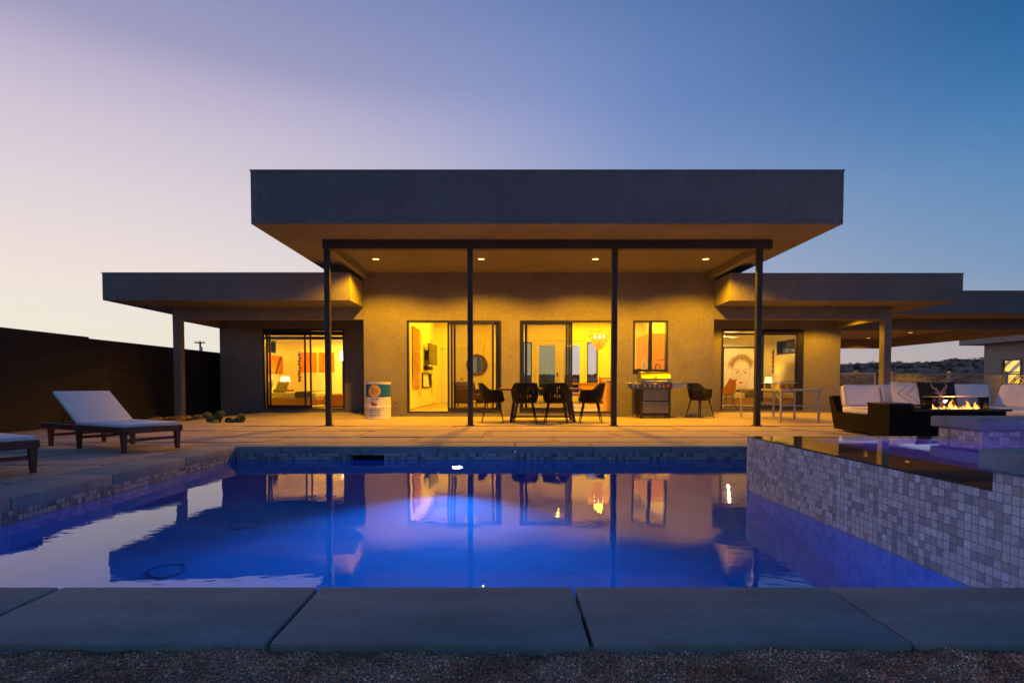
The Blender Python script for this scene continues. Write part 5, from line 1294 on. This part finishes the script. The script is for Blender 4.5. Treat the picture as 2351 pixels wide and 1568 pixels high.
w = MB(); w.prism([(yb - .05, .72), (yb - .05, 1.13), (yb - .55, 1.13), (yb - .2, .72)], -2.648, -2.63, 'yz'); build(w, 'firebox', plastic_b, fpl)
pk = MB()
for (a, b) in ((17.25, 17.8), (20.05, 20.5)):
    for z0 in (0.45, 1.15, 1.85): pk.box(-2.648, -2.64, a, b, z0, z0 + 0.5)
o = build(pk, 'wall_panel', M('cream_panel', (0.62, 0.50, 0.30), 0.8)); tag(o, 'pale square panels either side of the television', 'wall panels')
mi_ = thing('round_mirror', (-1.1, BY, 1.5), 'round mirror in a thick dark frame on the living room back wall', 'mirror')
mcx, mcz, mr_ = mx(1095, BY - .05), mz(838, BY - .05), 24.6 * BY / F
w = MB(); w.lathe([(mr_, BY - .002), (mr_, BY - .05), (mr_ - .03, BY - .07), (mr_ - .10, BY - .05), (mr_ - .105, BY - .02)], (mcx, 0, mcz), 48, 'y', cap=False); build(w, 'frame', wood_dark, mi_)
w = MB(); w.lathe([(mr_ - .10, BY - .022), (0.001, BY - .023)], (mcx, 0, mcz), 48, 'y', cap=False); build(w, 'mirror_glass', mirror_m, mi_)
# lounge chair
lc = thing('lounge_chair', (mx(1085, 17.6), 17.6, 0.1), 'brown upholstered lounge chair inside the left glass doors', 'chair', rz=R(35), worldspace=False)
w = MB(); w.rbox(-.36, .36, -.34, .34, 0.22, 0.42, .06, 3); build(w, 'seat', brown_lea, lc)
w = MB(); m0 = w.mark(); w.rbox(-.38, .38, -.06, .07, 0, .52, .06, 4); w.xf(Matrix.Translation((0, .36, .28)) @ Matrix.Rotation(R(-18), 4, 'X'), m0); build(w, 'backrest', brown_lea, lc)
for s1 in (-1, 1):
    w = MB(); w.rbox(s1 * .36 - .04, s1 * .36 + .04, -.36, .36, 0.12, 0.55, .03, 3); build(w, 'armrest', brown_lea, lc)
    for s2 in (-1, 1):
        w = MB(); w.tube([(s1 * .32, s2 * .3, .2), (s1 * .34, s2 * .32, 0)], .018, 6); build(w, 'leg', wood_dark, lc)
# chandelier
ch = thing('chandelier', (2.68, 17.0, 3.3), 'tiered shell chandelier glowing over the indoor dining table', 'chandelier')
hx_, hy_ = mx(1375, 17.0), 17.0
w = MB(); w.tube([(hx_, hy_, 2.35), (hx_, hy_, 3.3)], 0.006, 5); w.lathe([(0.06, 3.27), (0.06, 3.3)], (hx_, hy_, 0), 16); build(w, 'chain', chrome, ch)
for (rad, zt, hh, n) in ((0.30, 2.33, 0.14, 30), (0.30, 2.22, 0.12, 30), (0.235, 2.12, 0.13, 24), (0.165, 2.01, 0.12, 17), (0.10, 1.92, 0.11, 10)):
    w = MB()
    w.tube([(hx_ + rad * math.cos(2 * math.pi * k / 24), hy_ + rad * math.sin(2 * math.pi * k / 24), zt) for k in range(24)], 0.006, 5, closed=True)
    for k in range(n):
        a = 2 * math.pi * k / n + rad; c, s1 = math.cos(a), math.sin(a); wd = 2 * math.pi * rad / n * 0.40
        z0 = zt - hh * random.uniform(.85, 1.05)
        P = [(hx_ + rad * c - s1 * q, hy_ + rad * s1 + c * q, z) for q, z in ((-wd, zt), (wd, zt), (wd * .9, z0), (-wd * .9, z0))]
        P2 = [(p_[0] + c * .004, p_[1] + s1 * .004, p_[2]) for p_ in P]
        w.add(P + P2, [(0, 1, 2, 3), (7, 6, 5, 4), (0, 4, 5, 1), (1, 5, 6, 2), (2, 6, 7, 3), (3, 7, 4, 0)])
    build(w, 'shell_tier', crystal, ch)
for k in range(6):
    a = k * math.pi / 3 + .3; w = MB(); w.lathe([(0.001, 0), (.02, .012), (.028, .035), (.02, .06), (.01, .07)], (hx_ + .15 * math.cos(a), hy_ + .15 * math.sin(a), 2.16), 10); build(w, 'bulb', bulb, ch)
lamp('chandelier_light', 'POINT', (hx_, hy_, 2.45), 60, WARM_IN, ch, shadow_soft_size=.12)
# indoor dining table, chairs, console, kitchen
it = thing('indoor_table', (2.5, 17.2, 0.1), 'honey wood indoor dining table under the chandelier', 'table')
w = MB(); w.rbox(1.75, 3.35, 16.7, 17.6, 0.80, 0.84, .006, 1); build(w, 'tabletop', wood_in, it)
for x in (1.85, 3.25):
    for y in (16.8, 17.5):
        w = MB(); w.box(x - .03, x + .03, y - .03, y + .03, .1, .80); build(w, 'leg', wood_in, it)
def wood_chair(loc, rz, mat, label):
    t = thing('wooden_chair', loc, label, 'chair', 'wooden chairs at the indoor dining table', rz=rz, worldspace=False)
    w = MB(); w.rbox(-.21, .21, -.21, .21, .42, .46, .01, 1); build(w, 'seat', mat, t)
    w = MB(); w.rbox(-.21, .21, .18, .21, .56, .88, .01, 1); build(w, 'backrest', mat, t)
    for a in (-1, 1):
        for b in (-1, 1):
            w = MB(); w.box(a * .19 - .018, a * .19 + .018, b * .19 - .018, b * .19 + .018, 0, .42 if b < 0 else .9); build(w, 'leg', mat, t)
wood_chair((mx(1391, 16.3), 16.2, .1), R(170), M('orange_leather', (0.42, 0.13, 0.03), 0.5), 'orange brown dining chair at the right seen through the open doors')
wood_chair((mx(1325, 16.7), 16.7, .1), R(80), wood_in, 'honey wood dining chair left of the indoor table')
cn = thing('console', (3.1, 20.9, .1), 'honey wood console under the narrow back window', 'console')
w = MB(); w.rbox(2.55, 3.95, 20.75, 21.2, .80, .84, .006, 1); build(w, 'top', wood_dark, cn)
w = MB(); w.box(2.6, 3.9, 20.8, 21.15, .2, .80); build(w, 'cabinet', wood_in, cn)
kc = thing('kitchen_counter', (3.7, 14.9, .1), 'honey wood kitchen counter under the kitchen window', 'counter')
w = MB(); w.box(2.50, 4.15, 14.60, 15.15, .1, .88); build(w, 'cabinet', wood_in, kc)
w = MB(); w.rbox(2.47, 4.20, 14.57, 15.20, .88, .92, .006, 1); build(w, 'worktop', M('pale_worktop', (0.6, 0.56, 0.5), .3), kc)
q = mx(1514 - 65, 14.9)
w = MB(); fx_ = mx(1505, 14.7); w.tube([(fx_, 14.75, .92), (fx_, 14.75, 1.24), (fx_ + .03, 14.75, 1.30), (fx_ + .08, 14.75, 1.31), (fx_ + .12, 14.75, 1.26), (fx_ + .12, 14.75, 1.2)], .012, 8); o = build(w, 'kitchen_tap', steel); tag(o, 'dark gooseneck tap seen low in the kitchen window', 'tap')
kp = thing('kitchen_pantry', (4.6, 18, .1), 'tall honey wood pantry cupboards seen through the kitchen window', 'cupboard')
w = MB(); w.box(4.20, 4.92, 17.2, 19.0, .1, 2.30); build(w, 'carcass', wood_in, kp)
w = MB(); 
for k in range(3): w.box(4.188, 4.20, 17.22 + k * .6, 17.79 + k * .6, .2, 2.27)
build(w, 'cupboard_door', wood_in, kp)
w = MB(); w.rbox(4.25, 4.55, 16.0, 16.5, .92 + .55, .92 + .62, .01, 1); w.box(4.0, 4.92, 15.9, 17.19, .1, .9); w.box(3.98, 4.92, 15.9, 17.19, .9, .94); build(w, 'side_counter', wood_in, kp)
w = MB(); w.rbox(mx(1461, 15.0), mx(1470, 15.0), 14.9, 15.1, .92, 1.20, .02, 2); o = build(w, 'coffee_maker', plastic_b); tag(o, 'dark coffee maker at the left of the kitchen window', 'coffee maker')
vz = thing('bottle_rack', (3.5, 14.9, .92), 'tall pale canisters behind the kitchen window pane', 'canisters')
for px, hh in ((1476, .5), (1482, .58), (1488, .55)):
    w = MB(); w.lathe([(.035, .925), (.035, .925 + hh * .8), (.02, .925 + hh * .9), (.02, .925 + hh)], (mx(px, 14.95), 14.95, 0), 16); build(w, 'canister', M('white_ceramic', (.75, .75, .7), .3) if px == 1476 else MATS['white_ceramic'], vz)

# ------------------------------------------------------------------ bedrooms
def bed(x0, x1, y0, y1, z0, base_mat, label, head, throw):
    b = thing('bed', ((x0 + x1) / 2, (y0 + y1) / 2, z0), label, 'bed')
    w = MB(); w.rbox(x0, x1, y0, y1, z0 + .08, z0 + .27, .015, 1); build(w, 'bed_frame', base_mat, b)
    w = MB(); w.rbox(x0 + .04, x1 - .04, y0 + .03, y1 - .03, z0 + .27, z0 + .47, .06, 4, puff=.015); build(w, 'mattress', linen, b)
    hx0, hx1 = (x0 - .06, x0 - .002) if head < 0 else (x1 + .002, x1 + .06)
    w = MB(); w.rbox(hx0, hx1, y0, y1, z0 + .02, z0 + .85, .01, 1); build(w, 'headboard', base_mat, b)
    a, c = throw; w = MB(); w.rbox(a, c, y0 + .01, y1 - .01, z0 + .30, z0 + .50, .05, 3, puff=.015); build(w, 'throw_blanket', throw_m, b)
    return b
bed(-7.86, -5.75, 17.5, 19.1, .08, wood_in, 'bed with white linen in the left bedroom', -1, (-6.45, -5.95))
bed(6.95, 9.20, 17.95, 19.6, .07, wood_in, 'bed with white linen in the right bedroom', 1, (7.35, 7.95))
def bedpillow(loc, w_, h_, tilt, yaw, mat, label): return pillow('bed_pillow', loc, w_, h_, .14, tilt, yaw, mat, label)[0]
bedpillow((-7.35, 17.75, .54), .55, .42, R(-20), R(-70), linen, 'plain pale pillow at the head of the left bed')
bedpillow((-6.95, 17.70, .54), .55, .38, R(-22), R(-35), M('patterned_linen', (.50, .46, .34), .9, var=.6, vscale=28), 'patterned pillow leaning on the left bed')
bedpillow((8.85, 18.3, .52), .55, .40, R(-20), R(65), linen, 'pale pillow nearest the glass on the right bed')
bedpillow((8.55, 18.8, .52), .50, .36, R(-22), R(60), MATS['patterned_linen'], 'patterned pillow on the right bed')
ot = MB(); ot.rbox(-5.62, -4.95, 17.75, 18.8, .10, .50, .05, 3); o = build(ot, 'ottoman', M('orange_fabric', (.42, .17, .05), .9)); tag(o, 'orange brown ottoman past the foot of the left bed', 'ottoman')
ns = thing('nightstand', (-7.5, 19.6, .08), 'wooden nightstand beside the left bed', 'nightstand')
w = MB(); w.rbox(-7.85, -7.3, 19.4, 19.85, .2, .62, .01, 1); build(w, 'cabinet', wood_mid, ns)
for x in (-7.8, -7.35):
    for y in (19.45, 19.8):
        w = MB(); w.box(x - .015, x + .015, y - .015, y + .015, .08, .2); build(w, 'leg', wood_mid, ns)
def table_lamp(x, y, z, label, power, r=.16):
    t = thing('table_lamp', (x, y, z), label, 'lamp')
    w = MB(); w.lathe([(.07, z), (.075, z + .02), (.02, z + .05), (.035, z + .14), (.012, z + .24)], (x, y, 0), 20); build(w, 'base', wood_mid, t)
    w = MB(); w.lathe([(r, z + .25), (r * .82, z + .44)], (x, y, 0), 28, cap=False); build(w, 'lamp_shade', M('glowing_shade', (.8, .7, .5), .8, emit=(1, .66, .28), estr=5) if 'glowing_shade' not in MATS else MATS['glowing_shade'], t)
    lamp('lamp_light', 'POINT', (x, y, z + .36), power, WARM_IN, t, shadow_soft_size=.05)
table_lamp(-7.52, 19.62, .62, 'lit bedside lamp in the left bedroom', 30)
ns2 = MB(); ns2.rbox(8.75, 9.25, 19.75, 20.2, .07, .6, .01, 1); o = build(ns2, 'nightstand', wood_mid); tag(o, 'wooden nightstand beyond the right bed', 'nightstand')
table_lamp(8.98, 19.95, .6, 'lit bedside lamp in the right bedroom', 26, .12)
# art in the left bedroom
for (a, c) in ((mx(692, 20.58), mx(728, 20.58)), (mx(733, 20.58), mx(768, 20.58))):
    w = MB(); w.box(a, c, 20.57, 20.598, 1.22, 1.92); o = build(w, 'canvas_print', orange_art); tag(o, ('left' if c < -6.6 else 'right') + ' of the two plain orange canvases on the left bedroom wall', 'picture', 'pair of orange canvases')
pn = thing('abstract_painting', (-7.92, 19.7, 1.5), 'rust coloured abstract painting on the side wall of the left bedroom', 'picture')
w = MB(); w.box(-7.938, -7.91, 18.9, 20.45, 1.15, 1.78); build(w, 'canvas', rust_art, pn)
w = MB(); w.prism([(19.7, 1.15), (19.85, 1.15), (20.35, 1.74), (20.2, 1.74)], -7.909, -7.905, 'yz'); build(w, 'dark_stroke', ink, pn)
w = MB(); w.prism([(18.92, 1.76), (19.5, 1.76), (19.9, 1.2), (19.6, 1.2)], -7.909, -7.906, 'yz'); build(w, 'orange_stroke', orange_art, pn)
w = MB()
for k in range(9):
    w.rbox(mx(687, 20.5) - .05 + .02 * math.sin(k * 2), mx(687, 20.5) + .04 + .02 * math.sin(k * 2), 20.54, 20.59, .90 + k * .112, .90 + k * .112 + .08, .02, 2)
w.tube([(mx(687, 20.5), 20.57, .88), (mx(687, 20.5), 20.57, 1.95)], .012, 6)
o = build(w, 'carved_totem', wood_dark); tag(o, 'dark carved figure strip hanging on the left bedroom wall', 'wall hanging')
fl = thing('floor_lamp', (-5.75, 19.9, .08), 'slim floor lamp with white shade at the right of the left bedroom', 'lamp')
flx = mx(787, 19.9)
w = MB(); w.tube([(flx, 19.9, .1), (flx, 19.9, 1.6)], .015, 8); w.lathe([(.12, .08), (.12, .1)], (flx, 19.9, 0), 20); build(w, 'pole', steel, fl)
w = MB(); w.lathe([(.09, 1.6), (.08, 1.92)], (flx, 19.9, 0), 20, cap=False); build(w, 'lamp_shade', M('bright_shade', (.8, .75, .65), .8, emit=(1, .8, .5), estr=7), fl)
# right bedroom: portrait canvas
pt = thing('portrait', (8.2, 20.5, 1.3), 'large framed pencil portrait of a woman with red lips in the right bedroom', 'picture')
qx0, qx1, qz0, qz1 = mx(1662, 20.5), mx(1741, 20.5), .60, 2.07
w = MB(); w.box(qx0, qx1, 20.55, 20.58, qz0, qz1); cv = build(w, 'canvas', canvas_m, pt)
w = MB()
for (a, b, c, d) in ((qx0 - .05, qx0, qz0 - .05, qz1 + .05), (qx1, qx1 + .05, qz0 - .05, qz1 + .05), (qx0, qx1, qz1, qz1 + .05), (qx0, qx1, qz0 - .05, qz0)): w.box(a, b, 20.53, 20.585, c, d)
build(w, 'frame', frame_m, pt)
PW, PH = (qx1 - qx0) / 2, (qz1 - qz0) / 2
def fr2(uu, vv, off=0.003):
    vv = vv * 1.12 - 0.10 if vv < 0.2 else 0.124 + (vv - 0.2) * 0.98
    return (qx0 + PW + uu * PW, 20.55 - off, qz0 + PH + vv * PH)
asp2 = PW / PH
w = MB(); w.add([fr2(.02, .20, .0015)] + [fr2(.02 + (.60 + .04 * math.sin(k * 1.7)) * math.cos(math.pi * k / 24), .10 + (.72 + .05 * math.sin(k * 2.3)) * math.sin(math.pi * k / 24), .0015) for k in range(25)], [(0, k + 1, k + 2) for k in range(24)]); build(w, 'hair_wash', M('hair_wash_tone', (0.60, 0.47, 0.35), 0.9, var=0.25, vscale=14), cv)
w = MB(); w.add([fr2(.02, -.1, .0022)] + [fr2(.02 + .50 * math.cos(2 * math.pi * k / 32), -.13 + .58 * math.sin(2 * math.pi * k / 32), .0022) for k in range(32)], [(0, k + 1, (k + 1) % 32 + 1) for k in range(32)]); build(w, 'face_tone', canvas_m, cv)
w = MB(); rp = random.Random(4)
for k in range(230):      # swept up hair
    a = R(rp.uniform(12, 168)); r0 = rp.uniform(.40, .50); r1 = r0 + rp.uniform(.08, .28)
    c0 = (0.02, 0.18); bend = rp.uniform(-.5, .5)
    pts = []
    for i in range(5):
        q = r0 + (r1 - r0) * i / 4; aa = a + bend * (i / 4) ** 1.5
        pts.append((c0[0] + q * math.cos(aa) * 1.15, c0[1] + q * math.sin(aa) * .92 - .02))
    stroke(w, fr2, pts, [.012, .004], .003 + rp.random() * .002, asp2, sub=2)
build(w, 'hair', pencil, cv)
w = MB()
face = [(-.50, .22), (-.50, 0), (-.47, -.2), (-.40, -.40), (-.28, -.56), (-.12, -.68), (.02, -.72), (.16, -.68), (.32, -.56), (.44, -.40), (.51, -.2), (.54, 0), (.54, .22)]
stroke(w, fr2, face, .007, .003, asp2)
for sg in (-1, 1):
    cx2 = .02 + sg * .24
    stroke(w, fr2, [(cx2 - sg * .14, .0), (cx2, .07), (cx2 + sg * .18, .09), (cx2 + sg * .24, .03)], [.016, .006], .004, asp2)
    stroke(w, fr2, [(cx2 - .12, -.075), (cx2 - .04, -.035), (cx2 + .06, -.035), (cx2 + .13, -.07)], .010, .004, asp2)
    stroke(w, fr2, [(cx2 - .11, -.08), (cx2, -.105), (cx2 + .12, -.075)], .005, .004, asp2)
    stroke(w, fr2, [(cx2 - .035, -.07), (cx2 + .035, -.07)], .022, .0045, asp2, sub=1)
stroke(w, fr2, [(-.03, -.05), (-.05, -.22), (-.07, -.31), (-.02, -.335), (.03, -.34), (.08, -.33), (.11, -.30)], .006, .004, asp2)
stroke(w, fr2, [(-.10, -.88), (-.18, -.70)], .006, .004, asp2); stroke(w, fr2, [(.16, -.88), (.24, -.66)], .006, .004, asp2)
build(w, 'face_lines', pencil, cv)
w = MB()
def poly2(mb, pts, off): mb.add([fr2(a, b, off) for a, b in pts], [tuple(range(len(pts)))])
poly2(w, [(-.11, -.475), (-.05, -.445), (.0, -.455), (.03, -.455), (.08, -.445), (.15, -.475), (.09, -.52), (.02, -.535), (-.05, -.52)], .004); build(w, 'lips', lip_m, cv)
w = MB(); wc = thing('wicker_chair', (mx(1668, 17.5), 17.5, .07), 'orange brown shell chair inside the right glass doors', 'chair', rz=R(-60), worldspace=False)
w.smooth = True; n = 14; vs = []
for j in range(n + 1):
    for i in range(n + 1):
        uu, vv = -1 + 2 * i / n, j / n
        wd = .27 * (1 - .35 * max(0, vv - .5) * 2 * abs(uu) ** 0) * (0.75 + .25 * math.sin(math.pi * min(1, vv * 1.2)))
        y = -.22 + .36 * min(vv / .5, 1) + .20 * max(0, vv - .5) * 2; z = .40 + .06 * uu * uu + .46 * max(0, (vv - .42) / .58) ** 1.15
        vs.append((uu * wd, y - .05 * uu * uu, z))
w.add(vs, [(j * (n + 1) + i, j * (n + 1) + i + 1, (j + 1) * (n + 1) + i + 1, (j + 1) * (n + 1) + i) for j in range(n) for i in range(n)])
o = build(w, 'shell', M('cane_orange', (.38, .15, .04), .6, var=.3, vscale=30), wc); sm_ = o.modifiers.new('t', 'SOLIDIFY'); sm_.thickness = .015
for a in (-1, 1):
    for b in (-1, 1):
        w = MB(); w.tube([(a * .12, b * .12 - .03, .41), (a * .22, b * .22 - .03, 0)], .010, 6); build(w, 'leg', steel, wc)
cf = thing('ceiling_fan', (6.85, 18.6, 2.3), 'dark ceiling fan in the right bedroom', 'ceiling fan')
fX, fY, fZ = 6.85, 18.6, 2.30
w = MB(); w.lathe([(.02, 2.52), (.02, 2.38), (.09, 2.36), (.10, 2.29), (.06, 2.26)], (fX, fY, 0), 20); build(w, 'motor', steel, cf)
for k in range(3):
    w = MB(); m0 = w.mark(); w.rbox(.08, .66, -.06, .06, -.006, .006, .004, 1); w.xf(Matrix.Translation((fX, fY, 2.305)) @ Matrix.Rotation(R(120 * k + 12), 4, 'Z') @ Matrix.Rotation(R(10), 4, 'X'), m0); build(w, 'blade', wood_dark, cf)
w = MB()
for k in range(5): w.rbox(mx(1871 - 0, 20.5) - .03 if False else 9.255, 9.285, 20.25 - .02, 20.25 + .06, 1.2 + k * .16, 1.2 + k * .16 + .12, .012, 2)
w.tube([(9.28, 20.27, 1.15), (9.28, 20.27, 2.05)], .01, 6)
o = build(w, 'carved_totem', wood_dark); tag(o, 'dark carved strip hanging by the bed in the right bedroom', 'wall hanging')
